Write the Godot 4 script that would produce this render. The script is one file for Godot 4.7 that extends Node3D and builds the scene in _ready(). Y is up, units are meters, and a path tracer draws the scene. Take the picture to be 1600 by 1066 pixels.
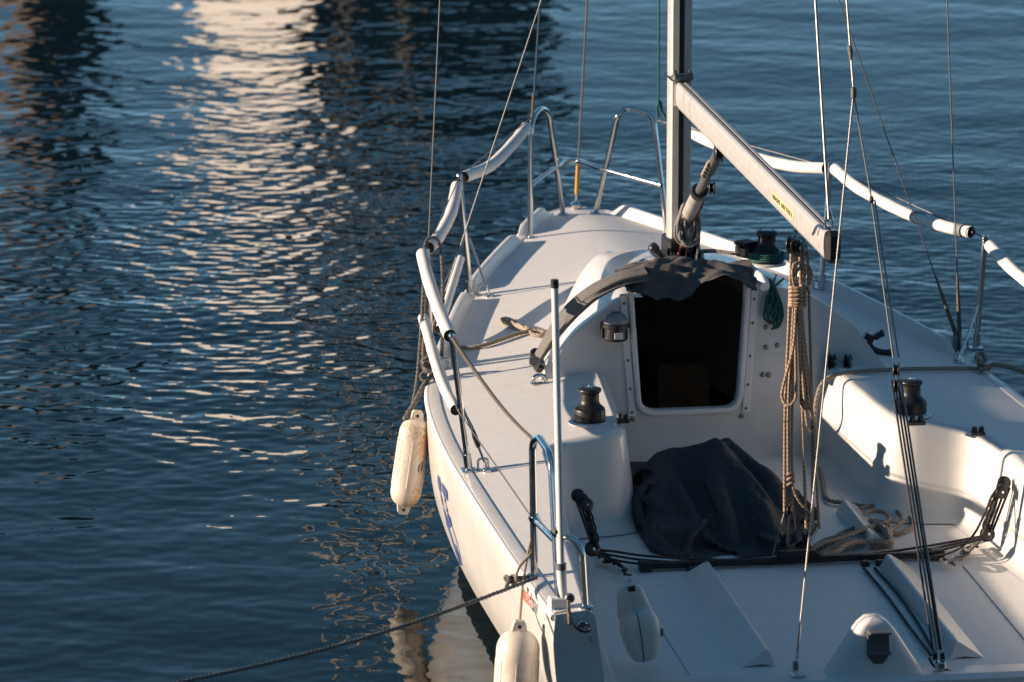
extends Node3D
# A white sailing yacht on a mooring, seen from a quay above her port quarter in low sun.
# x runs to starboard, y up, z aft; the mast stands at x = 0, z = 0; the water lies at y = WATER.

const FOCAL := 8760.0
const WATER := 0.12
var eye := Vector3(-4.506, 5.935, 22.989)
var rt: Vector3
var up: Vector3
var fw: Vector3
var M := {}
var taken := {}
var rng := RandomNumberGenerator.new()

# ---------------------------------------------------------------- pixels to directions
func lens_axes() -> void:
	var yaw := deg_to_rad(9.364)
	var pitch := deg_to_rad(12.24)
	var roll := deg_to_rad(0.065)
	fw = Vector3(sin(yaw) * cos(pitch), -sin(pitch), -cos(yaw) * cos(pitch))
	var r := Vector3(cos(yaw), 0, sin(yaw))
	var u := r.cross(fw)
	rt = r * cos(roll) + u * sin(roll)
	up = u * cos(roll) - r * sin(roll)

func ray(u: float, v: float) -> Vector3:
	return rt * ((u - 800.0) / FOCAL) - up * ((v - 533.0) / FOCAL) + fw

func px(u: float, v: float, x := 0.0) -> Vector3:
	var d := ray(u, v)
	return eye + d * ((x - eye.x) / d.x)

func py(u: float, v: float, y: float) -> Vector3:
	var d := ray(u, v)
	return eye + d * ((y - eye.y) / d.y)

func pz(u: float, v: float, z: float) -> Vector3:
	var d := ray(u, v)
	return eye + d * ((z - eye.z) / d.z)

func pd(u: float, v: float, dy := 0.0) -> Vector3:   # on the deck
	var y := 0.85
	for k in 24:
		var p := py(u, v, y + dy)
		y = 0.5 * y + 0.5 * deck_y(p.x, p.z)
	return py(u, v, y + dy)

func pf(u: float, v: float, dy := 0.0) -> Vector3:   # on the cockpit floor
	var y := 0.45
	for k in 24:
		var p := py(u, v, y + dy)
		y = 0.5 * y + 0.5 * floor_y(p.z)
	return py(u, v, y + dy)

func zs(list: Array) -> Array:   # [[u, v, z], ...]
	var out := []
	for a in list: out.append(pz(a[0], a[1], a[2]))
	return out

# ---------------------------------------------------------------- the boat's lines
const ZB := [-2.54, -2.50, -2.40, -2.2, -1.9, -1.5, -0.78, 0.0, 0.71, 1.16, 2.03, 3.1, 4.2]
const BB := [0.02, 0.085, 0.17, 0.265, 0.385, 0.545, 0.80, 1.02, 1.18, 1.225, 1.25, 1.25, 1.24]
const ZS := [-2.54, -1.6, -0.78, 0.0, 0.71, 2.03, 3.1, 4.2]
const SS := [0.957, 0.937, 0.916, 0.876, 0.835, 0.80, 0.793, 0.795]

func interp(xs: Array, ys: Array, x: float) -> float:
	var n := xs.size()
	if x <= xs[0]: return ys[0]
	if x >= xs[n - 1]: return ys[n - 1]
	var i := 0
	while x > xs[i + 1]: i += 1
	var h: float = xs[i + 1] - xs[i]
	var t: float = (x - xs[i]) / h
	var d: float = (ys[i + 1] - ys[i]) / h
	var m0: float = d
	var m1: float = d
	if i > 0:
		var dp: float = (ys[i] - ys[i - 1]) / (xs[i] - xs[i - 1])
		m0 = 0.5 * (d + dp) if d * dp > 0.0 else 0.0
		m0 = clampf(m0, -3.0 * minf(absf(d), absf(dp)), 3.0 * minf(absf(d), absf(dp)))
	if i < n - 2:
		var dn: float = (ys[i + 2] - ys[i + 1]) / (xs[i + 2] - xs[i + 1])
		m1 = 0.5 * (d + dn) if d * dn > 0.0 else 0.0
		m1 = clampf(m1, -3.0 * minf(absf(d), absf(dn)), 3.0 * minf(absf(d), absf(dn)))
	var t2 := t * t
	var t3 := t2 * t
	return (2 * t3 - 3 * t2 + 1) * ys[i] + (t3 - 2 * t2 + t) * h * m0 + (-2 * t3 + 3 * t2) * ys[i + 1] + (t3 - t2) * h * m1

func beam(z: float) -> float:
	return interp(ZB, BB, z)

func sheer(z: float) -> float:
	return interp(ZS, SS, z)

func deck_y(x: float, z: float) -> float:
	return sheer(z) + 0.122 * maxf(0.0, beam(z) - sqrt(x * x + 0.01) + 0.002)

func floor_y(z: float) -> float:
	return 0.53 - 0.04 * (z - 0.8)

# ---------------------------------------------------------------- geometry
class Geo:
	var v := PackedVector3Array()
	var t := PackedVector2Array()
	var ix := PackedInt32Array()

	func grid(rows: Array, wrap := false, flip := false) -> void:
		var base := v.size()
		var n: int = rows[0].size()
		var along := 0.0
		for r in rows.size():
			var row: PackedVector3Array = rows[r]
			if r > 0:
				along += row[0].distance_to(rows[r - 1][0])
			for c in n:
				v.append(row[c])
				t.append(Vector2(float(c) / maxf(1.0, n - (0 if wrap else 1)), along))
		for r in rows.size() - 1:
			for c in (n if wrap else n - 1):
				var a := base + r * n + c
				var b := base + r * n + (c + 1) % n
				var d := a + n
				var e := b + n
				if flip:
					ix.append_array(PackedInt32Array([a, d, b, b, d, e]))
				else:
					ix.append_array(PackedInt32Array([a, b, d, b, e, d]))

	func tri(a: Vector3, b: Vector3, c: Vector3) -> void:
		var s := v.size()
		v.append(a); v.append(b); v.append(c)
		t.append(Vector2(a.x, a.z)); t.append(Vector2(b.x, b.z)); t.append(Vector2(c.x, c.z))
		ix.append_array(PackedInt32Array([s, s + 1, s + 2]))

	func quad(a: Vector3, b: Vector3, c: Vector3, d: Vector3) -> void:
		tri(a, b, c)
		tri(a, c, d)

	func mesh() -> ArrayMesh:
		var n := PackedVector3Array()
		n.resize(v.size())
		for k in range(0, ix.size(), 3):
			var a := v[ix[k]]
			var m := (v[ix[k + 2]] - a).cross(v[ix[k + 1]] - a)
			n[ix[k]] += m
			n[ix[k + 1]] += m
			n[ix[k + 2]] += m
		for k in n.size():
			n[k] = n[k].normalized() if n[k].length_squared() > 1e-20 else Vector3.UP
		var a := []
		a.resize(Mesh.ARRAY_MAX)
		a[Mesh.ARRAY_VERTEX] = v
		a[Mesh.ARRAY_NORMAL] = n
		a[Mesh.ARRAY_TEX_UV] = t
		a[Mesh.ARRAY_INDEX] = ix
		var m := ArrayMesh.new()
		m.add_surface_from_arrays(Mesh.PRIMITIVE_TRIANGLES, a)
		return m

func spline(p: Array, step := 0.02, closed := false) -> Array:
	var out := []
	var n := p.size()
	if n < 3: closed = false
	for i in (n if closed else n - 1):
		var p1: Vector3 = p[i]
		var p2: Vector3 = p[(i + 1) % n]
		var p0: Vector3 = p[(i - 1 + n) % n] if closed or i > 0 else p1 * 2.0 - p2
		var p3: Vector3 = p[(i + 2) % n] if closed or i < n - 2 else p2 * 2.0 - p1
		var k := maxi(1, int(ceil(p1.distance_to(p2) / step)))
		for j in k:
			out.append(p1.cubic_interpolate(p2, p0, p3, float(j) / k))
	out.append(p[0] if closed else p[n - 1])
	return out

func rounded(p: Array, r: float, steps := 6) -> Array:   # a polyline with its corners rounded
	var out := [p[0]]
	for i in range(1, p.size() - 1):
		var a: Vector3 = p[i - 1]
		var b: Vector3 = p[i]
		var c: Vector3 = p[i + 1]
		var q := minf(r, 0.49 * minf(a.distance_to(b), b.distance_to(c)))
		var s := b + (a - b).normalized() * q
		var e := b + (c - b).normalized() * q
		for k in steps + 1:
			var f := float(k) / steps
			out.append(s.lerp(b, f).lerp(b.lerp(e, f), f))
	out.append(p[p.size() - 1])
	return out

func frames(p: Array) -> Array:   # [normal, binormal] at each point, without twist
	var out := []
	var n := p.size()
	var last := Vector3.ZERO
	for i in n:
		var d: Vector3 = (p[mini(i + 1, n - 1)] - p[maxi(i - 1, 0)]).normalized()
		if i == 0:
			last = d.cross(Vector3.UP if absf(d.y) < 0.9 else Vector3.RIGHT).normalized()
		last = (last - d * last.dot(d)).normalized()
		out.append([last, d.cross(last)])
	return out

func tube(g: Geo, p: Array, r, sides := 8, caps := true, squash := 1.0) -> void:
	var fr := frames(p)
	var rows := []
	for i in p.size():
		var q: float = r[mini(i, r.size() - 1)] if r is Array else r
		var row := PackedVector3Array()
		for k in sides:
			var a := TAU * k / sides
			row.append(p[i] + (fr[i][0] * cos(a) + fr[i][1] * sin(a) * squash) * q)
		rows.append(row)
	g.grid(rows, true)
	if caps:
		for e in [0, p.size() - 1]:
			for k in sides:
				g.tri(p[e], rows[e][k], rows[e][(k + 1) % sides])

func rope(g: Geo, p: Array, r: float, pitch := 0.0) -> void:   # three strands laid round each other
	var fr := frames(p)
	if pitch == 0.0: pitch = r * 7.0
	for s in 3:
		var q := []
		var along := 0.0
		for i in p.size():
			if i > 0: along += p[i].distance_to(p[i - 1])
			var a := TAU * (along / pitch + s / 3.0)
			q.append(p[i] + (fr[i][0] * cos(a) + fr[i][1] * sin(a)) * r * 0.5)
		tube(g, q, r * 0.56, 6)

func lathe(g: Geo, prof: Array, at: Vector3, b := Basis.IDENTITY, seg := 28, sharp := true) -> void:
	var rows := []
	for q in prof:
		var row := PackedVector3Array()
		for k in seg:
			var a := TAU * k / seg
			row.append(at + b * Vector3(q.x * cos(a), q.y, q.x * sin(a)))
		rows.append(row)
	if sharp:
		for i in rows.size() - 1: g.grid([rows[i], rows[i + 1]], true)
	else:
		g.grid(rows, true)

func box(g: Geo, at: Vector3, size: Vector3, bevel := 0.004, b := Basis.IDENTITY) -> void:
	var h := size / 2.0
	bevel = minf(bevel, 0.45 * minf(h.x, minf(h.y, h.z)) * 2.0 * 0.9)
	var c := {}
	for sx in [-1, 1]:
		for sy in [-1, 1]:
			for sz in [-1, 1]:
				for ax in 3:
					var q := Vector3(sx * (h.x - bevel), sy * (h.y - bevel), sz * (h.z - bevel))
					q[ax] = [sx, sy, sz][ax] * h[ax]
					c[[sx, sy, sz, ax]] = at + b * q
	for s in [-1, 1]:
		g.quad(c[[s, -1, -1, 0]], c[[s, 1, -1, 0]], c[[s, 1, 1, 0]], c[[s, -1, 1, 0]])
		g.quad(c[[-1, s, -1, 1]], c[[1, s, -1, 1]], c[[1, s, 1, 1]], c[[-1, s, 1, 1]])
		g.quad(c[[-1, -1, s, 2]], c[[1, -1, s, 2]], c[[1, 1, s, 2]], c[[-1, 1, s, 2]])
		for w in [-1, 1]:
			g.quad(c[[s, w, -1, 0]], c[[s, w, 1, 0]], c[[s, w, 1, 1]], c[[s, w, -1, 1]])
			g.quad(c[[s, -1, w, 0]], c[[s, 1, w, 0]], c[[s, 1, w, 2]], c[[s, -1, w, 2]])
			g.quad(c[[-1, s, w, 1]], c[[1, s, w, 1]], c[[1, s, w, 2]], c[[-1, s, w, 2]])
			for q in [-1, 1]:
				g.tri(c[[s, w, q, 0]], c[[s, w, q, 1]], c[[s, w, q, 2]])

func prism(g: Geo, poly: PackedVector2Array, f: Callable, depth: Vector3) -> void:   # f: 2D point -> near face
	var ids := Geometry2D.triangulate_polygon(poly)
	for k in range(0, ids.size(), 3):
		var a: Vector3 = f.call(poly[ids[k]])
		var b: Vector3 = f.call(poly[ids[k + 1]])
		var c: Vector3 = f.call(poly[ids[k + 2]])
		g.tri(a, b, c)
		g.tri(a + depth, c + depth, b + depth)
	for k in poly.size():
		var a: Vector3 = f.call(poly[k])
		var b: Vector3 = f.call(poly[(k + 1) % poly.size()])
		g.quad(a, b, b + depth, a + depth)

func basis_y(d: Vector3) -> Basis:   # a basis whose y points along d
	var y := d.normalized()
	var x := y.cross(Vector3.FORWARD if absf(y.z) < 0.9 else Vector3.RIGHT).normalized()
	return Basis(x, y, x.cross(y))

# ---------------------------------------------------------------- things and parts
func numbered(called: String) -> String:
	var k: int = taken.get(called, -1) + 1
	taken[called] = k
	return called if k == 0 else "%s_%03d" % [called, k]

func thing(called: String, label: String, category: String, at: Vector3, group := "") -> Node3D:
	var o := Node3D.new()
	o.name = numbered(called)
	add_child(o)
	o.position = at
	o.set_meta("label", label)
	o.set_meta("category", category)
	if group: o.set_meta("group", group)
	return o

func part(called: String, g: Geo, m: Material, parent: Node3D, label := "") -> MeshInstance3D:
	var o := MeshInstance3D.new()
	o.name = called
	o.mesh = g.mesh()
	o.material_override = m
	parent.add_child(o, true)
	var q: Node3D = parent
	var off := Vector3.ZERO
	while q != self:
		off += q.position
		q = q.get_parent()
	o.position = -off
	if label: o.set_meta("label", label)
	return o

func structure(called: String, g: Geo, m: Material) -> MeshInstance3D:
	var o := MeshInstance3D.new()
	o.name = called
	o.mesh = g.mesh()
	o.material_override = m
	o.set_meta("kind", "structure")
	add_child(o)
	return o

# ---------------------------------------------------------------- materials
func lin(r: float, g: float, b: float) -> Color:
	return Color(r, g, b).linear_to_srgb()

func mat(called: String, c: Color, rough: float, metal := 0.0, spec := 0.5) -> StandardMaterial3D:
	var m := StandardMaterial3D.new()
	m.resource_name = called
	m.albedo_color = c
	m.roughness = rough
	m.metallic = metal
	m.metallic_specular = spec
	M[called] = m
	return m

func noise(freq: float, seed_: int, oct := 4) -> FastNoiseLite:
	var n := FastNoiseLite.new()
	n.noise_type = FastNoiseLite.TYPE_SIMPLEX_SMOOTH
	n.frequency = freq
	n.seed = seed_
	n.fractal_octaves = oct
	return n

func noise_image(size: int, n: FastNoiseLite) -> Image:
	var im := n.get_seamless_image(size, size, false, false, 0.15, true)
	im.convert(Image.FORMAT_RGBA8)
	return im

func tint_texture(size: int, n: FastNoiseLite, a: Color, b: Color, power := 1.0) -> ImageTexture:
	var im := noise_image(size, n)
	for y in size:
		for x in size:
			im.set_pixel(x, y, a.lerp(b, pow(im.get_pixel(x, y).r, power)))
	im.generate_mipmaps()
	return ImageTexture.create_from_image(im)

func normal_texture(size: int, n: FastNoiseLite, strength: float) -> ImageTexture:
	var im := noise_image(size, n)
	im.bump_map_to_normal_map(strength)
	return ImageTexture.create_from_image(im)

func triplanar(m: StandardMaterial3D, per_metre: float) -> void:
	m.uv1_triplanar = true
	m.uv1_world_triplanar = true
	m.uv1_scale = Vector3.ONE * per_metre

func line_material(called: String, base: Color, fleck: Color, share: float, seed_: int, rough := 0.85) -> StandardMaterial3D:
	# a braided line: a fine weave of pale and dark yarns, u round the line, v along it
	var r := RandomNumberGenerator.new()
	r.seed = seed_
	var im := Image.create(8, 64, false, Image.FORMAT_RGBA8)
	for y in 64:
		for x in 8:
			var k := base.lerp(base.darkened(0.35), r.randf())
			if (y + x * 2) % 16 < 16.0 * share and r.randf() < 0.85: k = fleck.lerp(base, 0.25 * r.randf())
			im.set_pixel(x, y, k)
	var m := mat(called, Color.WHITE, rough)
	m.albedo_texture = ImageTexture.create_from_image(im)
	m.uv1_scale = Vector3(1, 14, 1)
	m.rim_enabled = true
	m.rim = 0.15
	return m

func materials() -> void:
	var gel := mat("gelcoat", Color.WHITE, 0.28)
	gel.albedo_texture = tint_texture(512, noise(0.012, 3), lin(0.575, 0.565, 0.54), lin(0.66, 0.65, 0.625))
	triplanar(gel, 0.9)
	var dk := mat("deck", Color.WHITE, 0.55, 0.0, 0.4)
	dk.albedo_texture = tint_texture(1024, noise(0.012, 5, 6), lin(0.715, 0.70, 0.675), lin(0.645, 0.63, 0.605), 1.6)
	dk.normal_enabled = true
	dk.normal_texture = normal_texture(256, noise(0.25, 7, 2), 1.5)
	dk.normal_scale = 0.10
	triplanar(dk, 1.3)
	var hull := mat("hull", Color.WHITE, 0.16)
	hull.albedo_texture = tint_texture(512, noise(0.01, 9), lin(0.57, 0.555, 0.53), lin(0.64, 0.63, 0.605))
	triplanar(hull, 0.6)
	mat("antifouling", lin(0.012, 0.013, 0.016), 0.6)
	var st := mat("stainless", lin(0.62, 0.61, 0.6), 0.16, 1.0)
	st.roughness_texture = tint_texture(128, noise(0.05, 2), Color(0.5, 0.5, 0.5), Color(1, 1, 1))
	triplanar(st, 6.0)
	var al := mat("anodised", Color.WHITE, 0.42, 0.15)
	al.albedo_texture = tint_texture(256, noise(0.03, 11, 5), lin(0.37, 0.36, 0.345), lin(0.47, 0.455, 0.435))
	triplanar(al, 2.0)
	mat("dark_aluminium", lin(0.16, 0.165, 0.17), 0.4, 0.5)
	mat("black_plastic", lin(0.014, 0.014, 0.015), 0.35)
	mat("black_metal", lin(0.02, 0.02, 0.021), 0.42, 0.4)
	mat("white_plastic", lin(0.72, 0.71, 0.68), 0.4)
	mat("cream_plastic", lin(0.60, 0.58, 0.53), 0.45)
	mat("wire", lin(0.24, 0.225, 0.21), 0.42, 0.8)
	mat("grey_wire", lin(0.16, 0.16, 0.16), 0.45, 0.7)
	mat("glass_dome", lin(0.20, 0.205, 0.21), 0.1)
	mat("yellow", lin(0.55, 0.28, 0.03), 0.5)
	mat("sticker", lin(0.60, 0.53, 0.30), 0.45)
	mat("sticker_ink", lin(0.10, 0.085, 0.03), 0.5)
	mat("red_ink", lin(0.62, 0.16, 0.11), 0.5)
	mat("grey_ink", lin(0.22, 0.24, 0.26), 0.5)
	mat("blue_ink", lin(0.055, 0.085, 0.25), 0.35)
	mat("dark_panel", lin(0.03, 0.033, 0.036), 0.6)
	mat("joint", lin(0.46, 0.45, 0.44), 0.7)
	mat("sleeve", lin(0.20, 0.195, 0.19), 0.7)
	var wood := mat("cabin_teak", Color.WHITE, 0.5)
	wood.albedo_texture = tint_texture(128, noise(0.05, 91, 4), lin(0.24, 0.15, 0.085), lin(0.36, 0.235, 0.14))
	triplanar(wood, 2.0)
	mat("label_white", lin(0.6, 0.6, 0.62), 0.5)
	var cover := mat("cover", Color.WHITE, 0.6)
	cover.albedo_texture = tint_texture(256, noise(0.03, 21, 5), lin(0.60, 0.57, 0.53), lin(0.76, 0.74, 0.71), 0.7)
	triplanar(cover, 3.0)
	var fender := mat("fender", Color.WHITE, 0.42)
	fender.albedo_texture = tint_texture(512, noise(0.02, 31, 5), lin(0.50, 0.40, 0.30), lin(0.74, 0.69, 0.62), 0.6)
	triplanar(fender, 2.4)
	var old := mat("stained_fender", Color.WHITE, 0.45)
	var dirt := noise(0.02, 33, 5)
	var fine := noise(0.09, 34, 4)
	var im := Image.create(256, 256, false, Image.FORMAT_RGBA8)
	for y in 256:
		for x in 256:
			var k := clampf(0.5 + 0.7 * dirt.get_noise_2d(x * 1.6, y * 0.6), 0, 1)
			var q := lin(0.66, 0.61, 0.54).lerp(lin(0.50, 0.40, 0.30), k * 0.7)
			for st2 in [[160, 60, 28, 46, 0.9, lin(0.52, 0.20, 0.06)], [166, 112, 11, 18, 1.5, lin(0.05, 0.045, 0.04)], [164, 180, 24, 46, 0.6, lin(0.50, 0.25, 0.10)], [205, 34, 50, 20, 0.7, lin(0.34, 0.24, 0.16)], [230, 90, 40, 60, 0.35, lin(0.40, 0.32, 0.24)]]:
				var r2 := pow((x - st2[0]) / float(st2[2]), 2.0) + pow((y - st2[1]) / float(st2[3]), 2.0)
				q = q.lerp(st2[5], clampf((1.0 - r2) * st2[4] + 0.9 * fine.get_noise_2d(x * 1.4, y) - 0.1, 0.0, 0.85) if r2 < 1.0 else 0.0)
			im.set_pixel(x, y, q)
	old.albedo_texture = ImageTexture.create_from_image(im)
	old.uv1_scale = Vector3(1, 2.0, 1)
	var canvas := mat("canvas", Color.WHITE, 0.8)
	canvas.albedo_texture = tint_texture(256, noise(0.05, 41, 5), lin(0.055, 0.052, 0.050), lin(0.10, 0.095, 0.09))
	triplanar(canvas, 4.0)
	var pale_cloth := mat("pale_canvas", Color.WHITE, 0.8)  # paler grey for the folded leg than for the slack top
	pale_cloth.albedo_texture = tint_texture(256, noise(0.05, 42, 5), lin(0.10, 0.095, 0.09), lin(0.17, 0.16, 0.15))
	triplanar(pale_cloth, 4.0)
	var tarp := mat("tarp", Color.WHITE, 0.75)
	tarp.albedo_texture = tint_texture(256, noise(0.04, 43, 5), lin(0.020, 0.021, 0.022), lin(0.040, 0.041, 0.042))
	tarp.normal_enabled = true
	var crease := FastNoiseLite.new()
	crease.noise_type = FastNoiseLite.TYPE_CELLULAR
	crease.cellular_return_type = FastNoiseLite.RETURN_DISTANCE2_SUB
	crease.frequency = 0.018
	crease.fractal_octaves = 2
	crease.domain_warp_enabled = true
	crease.domain_warp_amplitude = 40.0
	crease.domain_warp_frequency = 0.01
	crease.seed = 47
	tarp.normal_texture = normal_texture(512, crease, 7.0)
	tarp.normal_scale = 0.8
	triplanar(tarp, 1.6)
	line_material("sheet", lin(0.50, 0.36, 0.235), lin(0.10, 0.05, 0.03), 0.3, 1)
	line_material("tan_rope", lin(0.43, 0.35, 0.265), lin(0.20, 0.15, 0.11), 0.4, 2)
	line_material("grey_rope", lin(0.21, 0.20, 0.185), lin(0.06, 0.06, 0.06), 0.4, 3)
	line_material("coil_rope", lin(0.30, 0.285, 0.27), lin(0.12, 0.115, 0.11), 0.3, 13)
	line_material("dark_rope", lin(0.035, 0.032, 0.035), lin(0.09, 0.07, 0.07), 0.25, 4)
	line_material("green_rope", lin(0.012, 0.13, 0.10), lin(0.006, 0.06, 0.05), 0.4, 5)
	line_material("blue_rope", lin(0.03, 0.08, 0.15), lin(0.02, 0.04, 0.08), 0.4, 6)
	line_material("webbing", lin(0.22, 0.17, 0.12), lin(0.10, 0.075, 0.05), 0.4, 7)
	line_material("pale_rope", lin(0.50, 0.42, 0.33), lin(0.26, 0.2, 0.15), 0.4, 8)
	line_material("orange_line", lin(0.55, 0.13, 0.04), lin(0.2, 0.05, 0.02), 0.4, 9)
	var w := mat("water", lin(0.003, 0.010, 0.013), 0.02, 0.0, 0.25)
	w.normal_enabled = true
	w.normal_texture = normal_texture(1024, noise(0.02, 51, 4), 9.0)
	w.normal_scale = 0.012
	w.uv1_scale = Vector3(0.55, 0.8, 1)
	var wall := mat("pale_render", Color.WHITE, 0.85)
	wall.albedo_texture = tint_texture(256, noise(0.02, 61, 5), lin(0.74, 0.71, 0.66), lin(0.84, 0.81, 0.77))
	triplanar(wall, 0.2)
	var brick := mat("brown_render", Color.WHITE, 0.9)
	brick.albedo_texture = tint_texture(256, noise(0.03, 63, 5), lin(0.09, 0.07, 0.055), lin(0.15, 0.115, 0.09))
	triplanar(brick, 0.3)
	mat("shaded_front_and_pole", lin(0.055, 0.055, 0.052), 0.7)  # shade of the house fronts put into colour; also the masts' lower poles
	mat("weathered_timber", lin(0.55, 0.46, 0.36), 0.8)
	var stone := mat("quay_stone", Color.WHITE, 0.9)
	stone.albedo_texture = tint_texture(256, noise(0.03, 65, 5), lin(0.16, 0.15, 0.135), lin(0.28, 0.265, 0.24))
	triplanar(stone, 0.3)
	mat("window_glass", lin(0.02, 0.025, 0.03), 0.05)

# ---------------------------------------------------------------- camera, sky, sun
func light_and_lens() -> void:
	lens_axes()
	var camera := Camera3D.new()
	camera.name = "camera"
	add_child(camera)
	camera.transform = Transform3D(Basis(rt, up, -fw), eye)
	camera.near = 0.1
	camera.far = 2000.0
	var optics := CameraAttributesPhysical.new()
	optics.frustum_focal_length = 197.22
	optics.exposure_aperture = 4.8
	optics.frustum_focus_distance = 22.0
	optics.frustum_near = 0.1
	optics.frustum_far = 2000.0
	camera.attributes = optics
	camera.fov = rad_to_deg(2.0 * atan(533.0 / FOCAL))
	camera.current = true
	var e := Environment.new()
	e.background_mode = Environment.BG_SKY
	var sky := ProceduralSkyMaterial.new()
	sky.sky_top_color = lin(0.0225, 0.068, 0.130)
	sky.sky_horizon_color = lin(0.34, 0.65, 0.90)
	sky.sky_curve = 0.073
	sky.sky_energy_multiplier = 1.0
	sky.ground_bottom_color = lin(0.02, 0.03, 0.04)
	sky.ground_horizon_color = lin(0.05, 0.08, 0.11)
	sky.sun_angle_max = 4.0
	var s := Sky.new()
	s.sky_material = sky
	e.sky = s
	e.tonemap_mode = Environment.TONE_MAPPER_LINEAR
	e.tonemap_exposure = 1.9
	e.sdfgi_enabled = true
	e.ssao_enabled = true
	e.ssil_enabled = true
	var w := WorldEnvironment.new()
	w.environment = e
	add_child(w)
	var sun := DirectionalLight3D.new()
	sun.name = "sun"
	sun.light_color = Color(1.0, 0.90, 0.80)
	sun.light_energy = 1.6
	sun.light_angular_distance = 0.5
	sun.shadow_enabled = true
	add_child(sun)
	var el := deg_to_rad(12.5)
	var az := deg_to_rad(4.0)   # forward of the port beam
	var to := Vector3(cos(el) * cos(az), -sin(el), cos(el) * sin(az))
	sun.look_at_from_position(Vector3(-20, 20, -10), Vector3(-20, 20, -10) + to)

# ---------------------------------------------------------------- the water
func water() -> void:
	var xs := PackedFloat32Array()
	var zz := PackedFloat32Array()
	for side in 2:
		var a: float = [-4.3, -18.0][side]
		var b: float = [6.3, 5.0][side]
		var st: float = [0.03, 0.026][side]
		var list := []
		var far := a
		var grow := st
		while far > -420.0:
			grow *= 1.22
			far -= grow
			list.append(far)
		list.reverse()
		var q := a
		while q < b:
			list.append(q)
			q += st
		grow = st
		while q < 420.0:
			list.append(q)
			grow *= 1.22
			q += grow
		if side == 0: xs = PackedFloat32Array(list)
		else: zz = PackedFloat32Array(list)
	var n1 := noise(0.55, 101, 2)
	var n2 := noise(1.7, 102, 2)
	var n3 := noise(0.13, 103, 2)
	var n4 := noise(5.0, 104, 1)
	var nx := xs.size()
	var nz := zz.size()
	var v := PackedVector3Array()
	v.resize(nx * nz)
	var t := PackedVector2Array()
	t.resize(nx * nz)
	for j in nz:
		var z := zz[j]
		for i in nx:
			var x := xs[i]
			var gust := smoothstep(-12.5, -7.0, z) * (1.0 - smoothstep(-4.0, 0.5, z))
			var calm := (0.46 + 0.46 * gust) * (0.65 + 0.8 * clampf(0.5 + n3.get_noise_2d(x * 1.0, z), 0.0, 1.0))
			var a := x * 0.97 + z * 0.24
			var b := z * 0.97 - x * 0.24
			var h := (0.0075 + 0.003 * gust) * n1.get_noise_2d(a * 0.85, b * 1.3) + calm * (lerpf(0.0040, 0.0027, gust) * n2.get_noise_2d(a * 1.45, b * 1.95) + lerpf(0.0018, 0.0026, gust) * n4.get_noise_2d(a * 1.5, b * 1.9))
			var far := maxf(maxf(-4.3 - x, x - 6.3), maxf(-18.0 - z, z - 5.0))
			if far > 0.0: h *= maxf(0.0, 1.0 - far / 6.0)
			v[j * nx + i] = Vector3(x, WATER + h, z)
			t[j * nx + i] = Vector2(x, z)
	var n := PackedVector3Array()
	n.resize(nx * nz)
	for j in nz:
		for i in nx:
			var a := v[j * nx + maxi(i - 1, 0)]
			var b := v[j * nx + mini(i + 1, nx - 1)]
			var c := v[maxi(j - 1, 0) * nx + i]
			var d := v[mini(j + 1, nz - 1) * nx + i]
			n[j * nx + i] = (d - c).cross(b - a).normalized()
	var ix := PackedInt32Array()
	ix.resize((nx - 1) * (nz - 1) * 6)
	var k := 0
	for j in nz - 1:
		for i in nx - 1:
			var a := j * nx + i
			ix[k] = a; ix[k + 1] = a + 1; ix[k + 2] = a + nx
			ix[k + 3] = a + 1; ix[k + 4] = a + nx + 1; ix[k + 5] = a + nx
			k += 6
	var arr := []
	arr.resize(Mesh.ARRAY_MAX)
	arr[Mesh.ARRAY_VERTEX] = v
	arr[Mesh.ARRAY_NORMAL] = n
	arr[Mesh.ARRAY_TEX_UV] = t
	arr[Mesh.ARRAY_INDEX] = ix
	var m := ArrayMesh.new()
	m.add_surface_from_arrays(Mesh.PRIMITIVE_TRIANGLES, arr)
	var o := MeshInstance3D.new()
	o.name = "water"
	o.mesh = m
	o.material_override = M.water
	o.set_meta("kind", "structure")
	add_child(o)

# ---------------------------------------------------------------- what the water mirrors from the far shore
func bearing(u: float, d: float) -> Vector3:
	var r := ray(u, 533.0)
	var q := Vector3(r.x, 0, r.z).normalized()
	return Vector3(eye.x, 0, eye.z) + q * d

func tower(called: String, label: String, u: float, d: float, wl: float, wr: float, h: float, m: Material, floors: int) -> void:
	# the corner towards us stands on the bearing of u; one face looks to the sun, the other away from it
	var o := bearing(u, d)
	var t := thing(called, label, "building", o)
	var a := deg_to_rad(20.0)
	var dl := Vector3(-sin(a), 0, -cos(a))
	var dr := Vector3(cos(a), 0, -sin(a))
	var g := Geo.new()
	var b := Basis(dr, Vector3.UP, -dl)
	box(g, o + dl * wl / 2 + dr * wr / 2 + Vector3.UP * h / 2, Vector3(wr, h, wl), 0.05, b)
	part("wall", g, m, t)
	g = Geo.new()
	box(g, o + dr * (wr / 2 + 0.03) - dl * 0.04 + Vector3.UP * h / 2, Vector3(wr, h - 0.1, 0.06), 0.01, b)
	part("painted_shade_front", g, M.shaded_front_and_pole, t)  # shade of the face turned from the sun, put into its colour
	g = Geo.new()
	box(g, o + dl * wl / 2 + dr * wr / 2 + Vector3.UP * (h + 0.15), Vector3(wr + 0.4, 0.3, wl + 0.4), 0.05, b)
	part("roof", g, M.dark_panel, t)
	for k in floors:
		for s in [0.28, 0.72]:
			g = Geo.new()
			box(g, o + dr * wr * s + Vector3.UP * (1.6 + k * h / floors) - dl * 0.08, Vector3(minf(0.9, wr * 0.3), 1.4, 0.1), 0.02, b)
			part("window", g, M.window_glass, t)

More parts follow.
